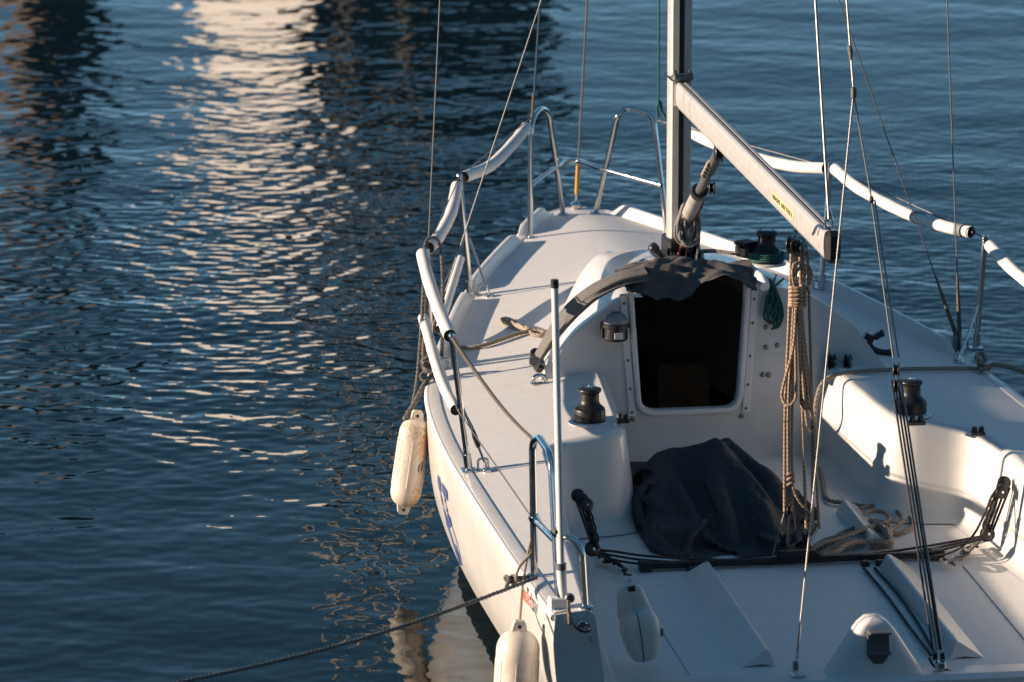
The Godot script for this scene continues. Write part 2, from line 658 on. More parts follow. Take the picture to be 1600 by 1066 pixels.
func far_shore() -> void:
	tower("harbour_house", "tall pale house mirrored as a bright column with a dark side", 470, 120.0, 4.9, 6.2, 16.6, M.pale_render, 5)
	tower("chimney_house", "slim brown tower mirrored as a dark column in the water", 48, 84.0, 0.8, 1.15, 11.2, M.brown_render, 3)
	for a in [[545, 62.0, 12.6], [640, 66.0, 14.0]]:
		var o := bearing(a[0], a[1])
		var t := thing("mooring_mast", ["slim timber mast whose mirrored loops lie below the bright column", "taller timber mast whose mirrored loops lie beside the white fender"][0 if a[0] < 600 else 1], "mast", o, "masts mirrored in the water")
		var g := Geo.new()
		tube(g, [o, o + Vector3.UP * 9.0], 0.10, 10)
		part("pole", g, M.shaded_front_and_pole, t)
		g = Geo.new()
		tube(g, [o + Vector3.UP * 9.0, o + Vector3.UP * a[2]], [0.11, 0.08], 10)
		part("topmast", g, M.weathered_timber, t)
		g = Geo.new()
		tube(g, [o + Vector3(-0.8, a[2] * 0.8, 0), o + Vector3(0.8, a[2] * 0.8, 0)], 0.02, 8)
		part("spreader", g, M.weathered_timber, t)
	var g := Geo.new()
	box(g, Vector3(0, 1.6, 50.0), Vector3(160.0, 5.2, 58.6), 0.05)
	structure("quay", g, M.quay_stone)

# ---------------------------------------------------------------- the hull, deck and cockpit
func hull_point(z: float, s: float, q: float) -> Vector3:   # q from 0 at the gunwale to 1 at the keel
	var b := beam(z)
	var y := sheer(z)
	var rise := smoothstep(0.8, -2.5, z)
	var keel := lerpf(-0.18, 0.02, rise) + 0.16 * smoothstep(2.5, 4.2, z)
	var p := [Vector2(b, y), Vector2(b + 0.006, y - 0.14), Vector2(b * lerpf(0.975, 0.80, rise), lerpf(y, keel, 0.42)), Vector2(b * lerpf(0.86, 0.56, rise), lerpf(y, keel, 0.66)), Vector2(b * lerpf(0.58, 0.28, rise), lerpf(y, keel, 0.88)), Vector2(0, keel)]
	var f := q * 5.0
	var i := mini(int(f), 4)
	var t := f - i
	var p0: Vector2 = p[maxi(i - 1, 0)] if i > 0 else p[0] * 2.0 - p[1]
	var p3: Vector2 = p[i + 2] if i < 4 else Vector2(-p[4].x, p[4].y)
	var r: Vector2 = p[i].cubic_interpolate(p[i + 1], p0, p3, t)
	return Vector3(s * r.x, r.y, z)

func stations(a: float, b: float, n: int, tight := 0.0) -> Array:
	var out := []
	for k in n + 1:
		var f := float(k) / n
		if tight > 0.0: f = lerpf(f, f * f, tight)
		out.append(lerpf(a, b, f))
	return out

func outline(s: float) -> Array:   # the cockpit's edge on the deck, from the bulkhead aft
	return spline_to(rounded([Vector3(-0.455, 0, 0.79), Vector3(-0.535, 0, 1.745), Vector3(-0.86, 0, 1.80), Vector3(-0.905, 0, 2.35), Vector3(-1.0, 0, 3.1), Vector3(-1.095, 0, 4.13)], 0.11, 8), s)

func spline_to(p: Array, s: float) -> Array:
	var out := []
	for i in p.size() - 1:
		var k := maxi(1, int(ceil(p[i].distance_to(p[i + 1]) / 0.05)))
		for j in k: out.append(p[i].lerp(p[i + 1], float(j) / k))
	out.append(p[p.size() - 1])
	for i in out.size(): out[i] = Vector3(out[i].x * -s, 0, out[i].z)
	return out

func cockpit_side(s: float) -> Array:   # [deck rows, wall rows]
	var p := outline(s)
	var walls := []
	var decks := []
	var R := 0.04
	var Rb := 0.07
	var n := p.size()
	for i in n:
		var d: Vector3 = (p[mini(i + 1, n - 1)] - p[maxi(i - 1, 0)]).normalized()
		var inw := Vector3(d.z, 0, -d.x)
		if inw.x * s > 0.0 or (absf(inw.x) < 0.3 and inw.z < 0.0): inw = -inw
		var e: Vector3 = p[i] - inw * R
		e.y = deck_y(e.x, e.z)
		var row := PackedVector3Array()
		var top := e.y
		var fl := floor_y(p[i].z)
		var tilt := deg_to_rad(8.0)
		for k in 8:
			var a := (PI / 2 - tilt) * k / 7.0
			row.append(Vector3(e.x, 0, e.z) + inw * (R * sin(a)) + Vector3.UP * (top - R * (1 - cos(a))))
		var o1 := R * cos(tilt)
		var y1 := top - R * (1 - sin(tilt))
		var y2 := fl + Rb * (1 - sin(tilt))
		var o2 := o1 + (y1 - y2) * tan(tilt)
		for k in range(1, 5): row.append(Vector3(e.x, 0, e.z) + inw * lerpf(o1, o2, k / 5.0) + Vector3.UP * lerpf(y1, y2, k / 5.0))
		for k in 8:
			var a := tilt + (PI / 2 - tilt) * k / 7.0
			row.append(Vector3(e.x, 0, e.z) + inw * (o2 + Rb * (cos(tilt) - cos(a))) + Vector3.UP * (fl + Rb * (1 - sin(a))))
		walls.append(row)
		var dr := PackedVector3Array()
		var b := beam(e.z)
		for k in 15:
			var x := lerpf(e.x, s * b, k / 14.0)
			dr.append(Vector3(x, deck_y(x, e.z), e.z))
		decks.append(dr)
	return [decks, walls]

const CZ := [-1.25, -0.86, -0.32, 0.31, 0.8]
const CW := [0.10, 0.27, 0.44, 0.62, 0.735]
func roof_y(z: float) -> float:
	return interp([-1.25, -0.9, -0.45, 0.0, 0.4, 0.8], [1.0, 1.075, 1.175, 1.225, 1.255, 1.275], z)

func roof_half(z: float) -> Array:   # the coachroof's section from its foot on the deck to the middle
	var wb := interp(CZ, CW, z)
	var wt := wb * interp([-1.25, -0.4, 0.8], [0.72, 0.66, 0.56], z)
	var yb := deck_y(wb, z) - 0.006
	var yr := roof_y(z)
	var ys := lerpf(yb, yr, 0.80)
	var c := [Vector3(wb, yb, z), Vector3(lerpf(wb, wt, 0.45), lerpf(yb, ys, 0.62), z), Vector3(wt, ys + 0.012, z), Vector3(wt * 0.5, yr - 0.012, z), Vector3(0, yr, z)]
	return rounded(c, 0.055, 4)

func make_hull(boat: Node3D) -> void:
	var zz := [-2.54, -2.52, -2.5, -2.46, -2.4, -2.32, -2.2, -2.05]
	zz.append_array(stations(-1.9, 4.13, 80))
	var top := Geo.new()
	var low := Geo.new()
	for s in [-1.0, 1.0]:
		var rows := []
		var under := []
		for z in zz:
			var r := PackedVector3Array()
			var u := PackedVector3Array()
			for k in 21: r.append(hull_point(z, s, k / 36.0))
			for k in 17: u.append(hull_point(z, s, lerpf(20.0 / 36.0, 1.0, k / 16.0)))
			rows.append(r)
			under.append(u)
		top.grid(rows, false, s > 0)
		low.grid(under, false, s > 0)
	part("hull", top, M.hull, boat)
	part("hull_bottom", low, M.antifouling, boat)
	# stem closure and quarters
	var g := Geo.new()
	var rws := []
	for k in 27: rws.append(PackedVector3Array([hull_point(-2.54, -1, k / 36.0), hull_point(-2.54, 1, k / 36.0)]))
	g.grid(rws)
	part("stem", g, M.hull, boat)
	for s in [-1.0, 1.0]:
		# the gunwale's rubbing strake: a small proud lip on the joint of hull and deck
		var path := []
		for z in zz: path.append(Vector3(s * (beam(z) + 0.004), sheer(z) - 0.012, z))
		g = Geo.new()
		tube(g, path, 0.014, 8, true)
		part("rubbing_strake", g, M.cover, boat)

func make_deck(boat: Node3D) -> void:
	var g := Geo.new()
	var rows := []
	var zz := [-2.54, -2.5, -2.45, -2.38, -2.28]
	zz.append_array(stations(-2.16, -1.22, 14))
	for z in zz:
		var r := PackedVector3Array()
		var b := beam(z)
		for k in 41:
			var x := lerpf(-b, b, k / 40.0)
			r.append(Vector3(x, deck_y(x, z), z))
		rows.append(r)
	g.grid(rows)
	for s in [-1.0, 1.0]:   # beside the coachroof
		rows = []
		for z in stations(-1.22, 0.8, 40):
			var r := PackedVector3Array()
			for k in 17:
				var x: float = s * lerpf(maxf(0.0, interp(CZ, CW, z) - 0.03 - 0.1 * smoothstep(-1.0, -1.22, z)), beam(z), k / 16.0)
				r.append(Vector3(x, deck_y(x, z), z))
			rows.append(r)
		g.grid(rows, false, s < 0)
	part("foredeck", g, M.deck, boat)
	for s in [-1.0, 1.0]:
		var c := cockpit_side(s)
		g = Geo.new()
		g.grid(c[0], false, s > 0)
		part("side_deck", g, M.deck, boat)
		g = Geo.new()
		g.grid(c[1], false, s < 0)
		part("cockpit_wall", g, M.gelcoat, boat)
		# the aft face of the quarter closes the space between hull and cockpit
		var last: PackedVector3Array = c[1][c[1].size() - 1]
		var z := 4.13
		var poly := PackedVector2Array()
		for k in 30: poly.append(Vector2(absf(hull_point(z, s, k / 34.0).x), hull_point(z, s, k / 34.0).y))
		poly.append(Vector2(absf(last[last.size() - 1].x) - 0.3, 0.25))
		for k in range(last.size() - 1, -1, -1): poly.append(Vector2(absf(last[k].x), last[k].y))
		var dp: PackedVector3Array = c[0][c[0].size() - 1]
		for k in range(1, dp.size() - 1): poly.append(Vector2(absf(dp[k].x), dp[k].y))
		g = Geo.new()
		prism(g, poly, func(q): return Vector3(s * q.x, q.y, z - 0.012), Vector3(0, 0, 0.018))
		part("quarter_transom", g, M.gelcoat, boat)
		# the smooth margin along the edge of the deck
		g = Geo.new()
		rows = []
		for q in stations(-2.4, 4.12, 90):
			var b := beam(q)
			var w := minf(0.048, b * 0.3)
			var r := PackedVector3Array()
			for k in [[0.0, 0.0], [0.002, 0.004], [w - 0.004, 0.004], [w, -0.001]]:
				var x: float = s * (b - k[0])
				r.append(Vector3(x, deck_y(x, q) + k[1], q))
			rows.append(r)
		g.grid(rows, false, s > 0)
		part("deck_margin", g, M.gelcoat, boat)
	# floor, with a low sill at its after end
	g = Geo.new()
	rows = []
	for z in stations(0.78, 3.75, 30):
		var w := 0.62 if z < 1.6 else 1.08
		rows.append(PackedVector3Array([Vector3(-w, floor_y(z) - 0.001, z), Vector3(0, floor_y(z) - 0.001, z), Vector3(w, floor_y(z) - 0.001, z)]))
	g.grid(rows)
	part("cockpit_floor", g, M.deck, boat)
	g = Geo.new()
	var sill := PackedVector2Array([Vector2(3.74, 0.2), Vector2(3.74, 0.42), Vector2(3.752, 0.432), Vector2(3.86, 0.436), Vector2(3.885, 0.42), Vector2(3.9, 0.2)])
	prism(g, sill, func(q): return Vector3(-1.02, q.y, q.x), Vector3(2.04, 0, 0))
	part("transom_sill", g, M.gelcoat, boat)
	# hatch lid let into the floor: two long joints
	for x in [-0.66, 0.66]:
		g = Geo.new()
		box(g, Vector3(x, floor_y(3.05) + 0.0005, 3.05), Vector3(0.005, 0.004, 1.2), 0.001, Basis(Vector3.RIGHT, 0.04))
		part("floor_joint", g, M.joint, boat)

func make_roof(boat: Node3D) -> void:
	var g := Geo.new()
	var rows := []
	var zz := stations(-1.25, 0.8, 42)
	for z in zz:
		var h := roof_half(z)
		var r := PackedVector3Array()
		for p in h: r.append(Vector3(-p.x, p.y, p.z))
		for k in range(h.size() - 2, -1, -1): r.append(h[k])
		rows.append(r)
	# the hatchway is left open in the after part of the roof
	var n: int = rows[0].size()
	for s in [0, 1]:
		pass
	var front := []
	var back := []
	for k in rows.size():
		if zz[k] <= 0.42: front.append(rows[k])
		if zz[k] >= 0.40 - 0.02: back.append(rows[k])
	g.grid(front)
	var leftr := []
	var rightr := []
	for r in back:
		var a := PackedVector3Array()
		var b := PackedVector3Array()
		for p in r:
			if p.x <= -0.30: a.append(p)
		var z: float = r[0].z
		a.append(Vector3(-0.30, a[a.size() - 1].y, z))
		while a.size() < 16: a.insert(0, a[0])
		for p in r:
			if p.x >= 0.12: b.append(p)
		b.insert(0, Vector3(0.12, roof_y(z) - 0.004, z))
		while b.size() < 24: b.append(b[b.size() - 1])
		leftr.append(a)
		rightr.append(b)
	var la := 99
	var lb := 99
	for r in leftr: la = mini(la, r.size())
	for r in rightr: lb = mini(lb, r.size())
	for k in leftr.size():
		leftr[k] = leftr[k].slice(leftr[k].size() - la)
		rightr[k] = rightr[k].slice(0, lb)
	g.grid(leftr)
	g.grid(rightr)
	part("coachroof", g, M.gelcoat, boat)
	# the bulkhead with its companionway
	var h := roof_half(0.8)
	var poly := PackedVector2Array()
	poly.append(Vector2(-0.56, 0.47))
	poly.append(Vector2(-0.56, 0.87))
	for p in h:
		if p.x >= 0.352: poly.append(Vector2(-p.x, p.y))
	poly.append(Vector2(-0.340, 1.262))
	for p in rounded([Vector3(-0.336, 1.15, 0), Vector3(-0.304, 0.745, 0), Vector3(0.095, 0.745, 0), Vector3(0.122, 1.15, 0)], 0.06): poly.append(Vector2(p.x, p.y))
	poly.append(Vector2(0.126, 1.268))
	for k in range(h.size() - 1, -1, -1):
		if h[k].x >= 0.14: poly.append(Vector2(h[k].x, h[k].y))
	poly.append(Vector2(0.56, 0.87))
	poly.append(Vector2(0.56, 0.47))
	g = Geo.new()
	prism(g, poly, func(q): return Vector3(q.x, q.y, 0.8), Vector3(0, 0, -0.03))
	part("bulkhead", g, M.gelcoat, boat)
	# the moulded frame round the opening
	var path := rounded([Vector3(-0.354, 1.25, 0.803), Vector3(-0.347, 1.15, 0.803), Vector3(-0.315, 0.733, 0.803), Vector3(0.106, 0.733, 0.803), Vector3(0.134, 1.15, 0.803), Vector3(0.139, 1.25, 0.803)], 0.07)
	g = Geo.new()
	var fr := []
	for i in path.size():
		var d: Vector3 = (path[mini(i + 1, path.size() - 1)] - path[maxi(i - 1, 0)]).normalized()
		var o := Vector3(d.y, -d.x, 0)
		var r := PackedVector3Array()
		for q in [[-0.012, -0.004], [-0.011, 0.011], [-0.007, 0.015], [0.007, 0.015], [0.011, 0.011], [0.012, -0.004]]:
			r.append(path[i] + o * q[0] + Vector3(0, 0, q[1]))
		fr.append(r)
	g.grid(fr)
	var frame := part("companionway_frame", g, M.white_plastic, boat)
	for s in [0, 1]:
		g = Geo.new()
		var x0: float = [-0.386, 0.170][s]
		var x1: float = [-0.342, 0.132][s]
		for q in 1:
			var c := Vector3((x0 + x1) / 2, 0.98, 0.803)
			box(g, c, Vector3(0.03, 0.52, 0.012), 0.003, Basis(Vector3.BACK, [0.078, -0.066][s]))
		part("guide", g, M.white_plastic, boat)
		for y in [1.2, 1.1, 0.96, 0.84, 0.74]:
			g = Geo.new()
			var x := lerpf([-0.344, 0.134][s], [-0.385, 0.168][s], (y - 0.72) / 0.52)
			lathe(g, [Vector2(0, 0.004), Vector2(0.005, 0.003), Vector2(0.0065, 0)], Vector3(x, y, 0.809), Basis(Vector3.RIGHT, PI / 2), 10)
			part("screw", g, M.grey_wire, frame)
	for a in [[1197, 511], [1197, 543], [1192, 585.5], [1201, 586], [1159, 650], [989, 655], [1215, 540]]:
		g = Geo.new()
		lathe(g, [Vector2(0, 0.005), Vector2(0.007, 0.004), Vector2(0.011, 0.0015), Vector2(0.011, 0)], pz(a[0], a[1], 0.802), Basis(Vector3.RIGHT, PI / 2), 12)
		part("bolt", g, M.wire, boat)
	# inside the cabin: a sole, a step and a dim panel
	g = Geo.new()
	box(g, Vector3(0, 0.3, 0.0), Vector3(1.0, 0.02, 1.5), 0.004)
	part("cabin_sole", g, M.cabin_teak, boat)
	g = Geo.new()
	box(g, Vector3(0.16, 0.46, -0.75), Vector3(0.24, 0.30, 0.2), 0.01)
	part("cabin_locker", g, M.cabin_teak, boat)

func make_fittings(boat: Node3D) -> void:
	var g: Geo
	# toe rails on the foredeck
	for s in [-1.0, 1.0]:
		for a in [[-2.36, -1.93], [-1.80, -0.82], [-0.70, 0.42]]:
			g = Geo.new()
			var rows := []
			for z in stations(a[0], a[1], 24):
				var b := beam(z)
				var e := minf(1.0, minf((z - a[0]) / 0.05, (a[1] - z) / 0.05))
				var hh := 0.052 * sqrt(maxf(0.0, e)) + 0.001
				var r := PackedVector3Array()
				for q in [[0.002, 0.0], [0.004, hh * 0.9], [0.009, hh], [0.030, hh], [0.036, hh * 0.88], [0.056, 0.0]]:
					var x: float = s * (b - q[0])
					r.append(Vector3(x, deck_y(x, z) + q[1] - 0.001, z))
				rows.append(r)
			g.grid(rows, false, s > 0)
			part("toe_rail", g, M.gelcoat, boat)
	# cockpit foot braces
	for a in [[-1.0, 2.43, 3.59], [1.0, 2.43, 3.60], [-1.0, 1.5, 2.0], [1.0, 1.66, 2.18]]:
		g = Geo.new()
		var rws := []
		var ends := []
		for e in 2:
			var zf: float = a[1 + e]
			var f0 := floor_y(zf) - 0.002
			var shift: float = [0.03, -0.006][e]
			var c := [Vector3(a[0] * 0.458, f0, zf), Vector3(a[0] * 0.366, f0 + 0.062, zf + shift), Vector3(a[0] * 0.350, f0 + 0.062, zf + shift), Vector3(a[0] * 0.328, f0, zf)]
			var r := PackedVector3Array()
			for q in rounded(c, 0.012, 4): r.append(q)
			rws.append(r)
			ends.append(r)
		g.grid(rws, false, a[0] > 0)
		for r in ends:
			var mid := Vector3(a[0] * 0.38, r[0].y + 0.01, r[0].z)
			for k in r.size() - 1: g.tri(mid, r[k], r[k + 1])
		part("foot_brace", g, M.gelcoat, boat)
	# the rudder hump on the transom with its gudgeon
	g = Geo.new()
	var hump := []
	for k in 25:
		var f := float(k) / 24.0
		var y := lerpf(0.15, 0.632, f)
		var w := 0.048 + (0.632 - y) * 0.66
		if f > 0.93: w *= sqrt(maxf(0.05, 1.0 - pow((f - 0.93) / 0.07, 2.0) * 0.55))
		var z0 := lerpf(3.66, 3.70, f)
		var z1 := lerpf(3.93, 3.80, f)
		var r := PackedVector3Array()
		for j in 28:
			var c := cos(TAU * j / 28.0)
			var s2 := sin(TAU * j / 28.0)
			r.append(Vector3(w * signf(c) * pow(absf(c), 0.35), y, lerpf(z0, z1, 0.5) + (z1 - z0) / 2 * signf(s2) * pow(absf(s2), 0.55)))
		hump.append(r)
	var cap := PackedVector3Array()
	for j in 28: cap.append(Vector3(0, 0.637, 3.75))
	hump.append(cap)
	g.grid(hump, true)
	var hp := part("rudder_hump", g, M.gelcoat, boat)
	g = Geo.new()
	var pin := Vector3(0.0, 0.56, 3.835)
	box(g, pin, Vector3(0.082, 0.09, 0.012), 0.002)
	box(g, pin + Vector3(0, 0.042, 0.022), Vector3(0.082, 0.009, 0.044), 0.002)
	box(g, pin + Vector3(0, -0.034, 0.022), Vector3(0.082, 0.009, 0.044), 0.002)
	prism(g, PackedVector2Array([Vector2(-0.041, -0.046), Vector2(0.041, -0.046), Vector2(0.012, -0.086), Vector2(-0.012, -0.086)]), func(q): return pin + Vector3(q.x, q.y, 0.006), Vector3(0, 0, -0.012))
	part("gudgeon", g, M.dark_aluminium, hp)
	# winches
	for a in [pd(921, 661), pd(1423, 648), Vector3(0.34, 1.225, 0.22)]:
		winch(boat, a)
	# mainsheet traveller: track, ends, car
	g = Geo.new()
	var ty := floor_y(2.35)
	box(g, Vector3(0, ty + 0.022, 2.35), Vector3(1.18, 0.024, 0.032), 0.004)
	var track := part("traveller_track", g, M.black_metal, boat)
	for x in [-0.58, 0.58]:
		g = Geo.new()
		box(g, Vector3(x, ty + 0.022, 2.35), Vector3(0.05, 0.042, 0.055), 0.006)
		part("end_stop", g, M.black_plastic, track)
	for x in [-0.40, 0.40, 0.28, 0.34]:
		g = Geo.new()
		box(g, Vector3(x, ty + 0.008, 2.40 if absf(x) < 0.39 else 2.37), Vector3(0.035, 0.026, 0.03), 0.006)
		part("track_foot", g, M.black_plastic, track)
	g = Geo.new()
	box(g, Vector3(0.02, ty + 0.045, 2.35), Vector3(0.16, 0.03, 0.055), 0.008)
	var car := part("traveller_car", g, M.black_metal, track)
	for x in [-0.035, 0.055]:
		block(car, Vector3(x, ty + 0.10, 2.35), 0.038, Vector3(1, 0, 0.25), "sheave_block")
	# compass on the bulkhead
	g = Geo.new()
	var cp := pz(962, 512, 0.855)
	lathe(g, [Vector2(0.0, -0.052), Vector2(0.046, -0.052), Vector2(0.050, -0.045), Vector2(0.050, 0.0), Vector2(0.058, 0.004), Vector2(0.058, 0.018), Vector2(0.050, 0.022)], cp, Basis.IDENTITY, 32)
	box(g, cp + Vector3(0, -0.01, -0.04), Vector3(0.11, 0.06, 0.05), 0.01)
	box(g, cp + Vector3(-0.056, -0.02, 0), Vector3(0.012, 0.04, 0.02), 0.004)
	var comp := part("compass", g, M.black_plastic, boat)
	g = Geo.new()
	var dome := []
	for k in 9: dome.append(Vector2(0.052 * cos(PI / 2 * k / 8.0), 0.02 + 0.05 * sin(PI / 2 * k / 8.0)))
	lathe(g, dome, cp, Basis.IDENTITY, 28, false)
	part("compass_dome", g, M.glass_dome, comp)
	g = Geo.new()
	box(g, cp + Vector3(0.004, -0.026, 0.0515), Vector3(0.036, 0.026, 0.003), 0.001)
	part("compass_label", g, M.label_white, comp)
	# small deck hardware
	var q := pd(843, 600)
	g = Geo.new()
	tube(g, rounded([q + Vector3(-0.028, 0, 0), q + Vector3(-0.022, 0.036, 0), q + Vector3(0.022, 0.036, 0), q + Vector3(0.028, 0, 0)], 0.02), 0.009, 8)
	box(g, q + Vector3(0, 0.002, 0), Vector3(0.075, 0.006, 0.035), 0.002)
	part("pad_eye", g, M.stainless, boat)
	q = pd(838, 575)
	g = Geo.new()
	box(g, q + Vector3(0, 0.012, 0), Vector3(0.035, 0.028, 0.17), 0.006)
	box(g, q + Vector3(0.004, 0.045, -0.05), Vector3(0.04, 0.05, 0.05), 0.012, Basis(Vector3.RIGHT, 0.4))
	tube(g, rounded([q + Vector3(0.02, 0.03, 0.03), q + Vector3(0.02, 0.075, 0.0), q + Vector3(0.02, 0.06, -0.05)], 0.03), 0.008, 8)
	part("hood_bracket", g, M.black_plastic, boat)
	for a in [[1300, 565], [1325, 565]]:
		q = pz(a[0], a[1], 0.845)
		block(boat, q, 0.034, Vector3(0.9, 0, 0.4), "footblock")
	q = pd(1372, 552)
	g = Geo.new()
	tube(g, spline([q + Vector3(-0.045, 0.055, 0.0), q + Vector3(-0.03, 0.025, 0.01), q + Vector3(0.01, 0.008, 0.02), q + Vector3(0.06, 0.008, 0.03)], 0.01), [0.02, 0.018, 0.016, 0.015, 0.014], 10)
	box(g, q + Vector3(-0.04, 0.07, 0.0), Vector3(0.045, 0.03, 0.04), 0.006, Basis(Vector3.FORWARD, 0.5))
	box(g, q + Vector3(-0.005, 0.075, 0.0), Vector3(0.035, 0.025, 0.035), 0.006, Basis(Vector3.FORWARD, -0.6))
	box(g, q + Vector3(0.015, 0.085, 0.0), Vector3(0.02, 0.03, 0.025), 0.005, Basis(Vector3.FORWARD, -0.3))
	part("swivel_cleat", g, M.black_plastic, boat)
	for a in [[1432, 664, 0.035], [1528, 681, 0.028], [973, 661, 0.028]]:
		q = pd(a[0], a[1])
		g = Geo.new()
		box(g, q + Vector3(0, 0.008, 0), Vector3(a[2] * 2.0, 0.016, a[2]), 0.003)
		for sx in [-1, 1]:
			lathe(g, [Vector2(0.0, 0.026), Vector2(0.010, 0.026), Vector2(0.012, 0.014), Vector2(0.012, 0)], q + Vector3(sx * a[2] * 0.5, 0.012, 0), Basis.IDENTITY, 12)
		part("cam_cleat", g, M.black_plastic, boat)
	# moulded groove on the starboard cockpit wall
	g = Geo.new()
	tube(g, [px(1514, 751, 0.885), px(1522, 712, 0.875), px(1514, 703, 0.872)], 0.006, 6)
	part("moulded_groove", g, M.gelcoat, boat)
	# fitting on the port quarter's after face: a socket with a cord
	g = Geo.new()
	q = pz(909, 976, 4.14)
	lathe(g, [Vector2(0.011, 0.012), Vector2(0.014, 0.014), Vector2(0.019, 0.01), Vector2(0.021, 0.0)], q, Basis(Vector3.RIGHT, PI / 2), 20)
	lathe(g, [Vector2(0, 0.016), Vector2(0.008, 0.016), Vector2(0.009, 0.0)], q, Basis(Vector3.RIGHT, PI / 2), 12)
	var socket := part("socket", g, M.stainless, boat)
	g = Geo.new()
	tube(g, spline(zs([[888, 950, 4.15], [892, 968, 4.16], [900, 982, 4.17], [914, 988, 4.17], [922, 984, 4.165], [919, 977, 4.16], [911, 976, 4.155]]), 0.01), 0.004, 6)
	part("cord", g, M.black_plastic, socket)
	g = Geo.new()
	tube(g, [pz(923, 993, 4.145), pz(924, 1003, 4.145)], 0.004, 8)
	part("pin", g, M.stainless, socket)

func winch(boat: Node3D, at: Vector3) -> void:
	var g := Geo.new()
	lathe(g, [Vector2(0.085, 0.0), Vector2(0.084, 0.006), Vector2(0.074, 0.010), Vector2(0.0, 0.010)], at, Basis.IDENTITY, 36)
	var pad := part("winch", g, M.gelcoat, boat)
	g = Geo.new()
	lathe(g, [Vector2(0.062, 0.0), Vector2(0.064, 0.004), Vector2(0.064, 0.044), Vector2(0.060, 0.054), Vector2(0.046, 0.066), Vector2(0.0395, 0.076), Vector2(0.038, 0.090), Vector2(0.038, 0.112)], at + Vector3.UP * 0.009, Basis.IDENTITY, 36, false)
	part("drum", g, M.black_metal, pad)
	g = Geo.new()
	lathe(g, [Vector2(0.038, 0.112), Vector2(0.046, 0.120), Vector2(0.0475, 0.126), Vector2(0.046, 0.132), Vector2(0.034, 0.136), Vector2(0.018, 0.137)], at + Vector3.UP * 0.009, Basis.IDENTITY, 36, false)
	part("drum_top", g, M.black_plastic, pad)
	g = Geo.new()
	lathe(g, [Vector2(0.018, 0.137), Vector2(0.016, 0.140), Vector2(0.009, 0.140), Vector2(0.008, 0.132), Vector2(0.0, 0.132)], at + Vector3.UP * 0.009, Basis.IDENTITY, 20)
	part("handle_socket", g, M.stainless, pad)

func block(parent: Node3D, at: Vector3, r: float, axle: Vector3, called := "block") -> MeshInstance3D:
	# a pulley: two cheeks and the sheave between them
	var g := Geo.new()
	var b := basis_y(axle)
	lathe(g, [Vector2(0, 0.42 * r), Vector2(r * 0.3, 0.44 * r), Vector2(r * 0.85, 0.40 * r), Vector2(r, 0.3 * r), Vector2(r * 0.95, 0.22 * r), Vector2(r * 0.62, 0.1 * r), Vector2(r * 0.62, -0.1 * r), Vector2(r * 0.95, -0.22 * r), Vector2(r, -0.3 * r), Vector2(r * 0.85, -0.40 * r), Vector2(r * 0.3, -0.44 * r), Vector2(0, -0.42 * r)], at, b, 20, false)
	var o := part(called, g, M.black_plastic, parent)
	g = Geo.new()
	lathe(g, [Vector2(0, 0.5 * r), Vector2(r * 0.2, 0.5 * r), Vector2(r * 0.22, 0.42 * r)], at, b, 10)
	lathe(g, [Vector2(0, -0.5 * r), Vector2(r * 0.2, -0.5 * r), Vector2(r * 0.22, -0.42 * r)], at, b, 10)
	part("axle", g, M.stainless, o)
	return o

# ---------------------------------------------------------------- rails and lifelines
func foot_plate(g: Geo, p: Vector3, r: float) -> void:
	lathe(g, [Vector2(0, 0.008), Vector2(r, 0.008), Vector2(r * 1.1, 0.004), Vector2(r * 1.1, -0.012)], p, Basis.IDENTITY, 16)

func cover_tube(parent: Node3D, pts: Array, r := 0.026) -> void:
	var g := Geo.new()
	var p := spline(pts, 0.02)
	var n := noise(6.0, 7 + int(abs(pts[0].x * 100)), 2)
	var rr := []
	for i in p.size(): rr.append(r * (1.0 + 0.07 * n.get_noise_1d(i * 0.02)))
	tube(g, p, rr, 14, false)
	var o := part("lifeline_cover", g, M.cover, parent)
	for e in [[0, 1], [p.size() - 1, p.size() - 2]]:
		g = Geo.new()
		var d: Vector3 = (p[e[0]] - p[e[1]]).normalized()
		tube(g, [p[e[0]] - d * 0.012, p[e[0]] - d * 0.01], r * 0.97, 14)
		tube(g, [p[e[0]] - d * 0.02, p[e[0]] + d * 0.014], r * 0.45, 10)
		part("cover_end", g, M.black_plastic, o)

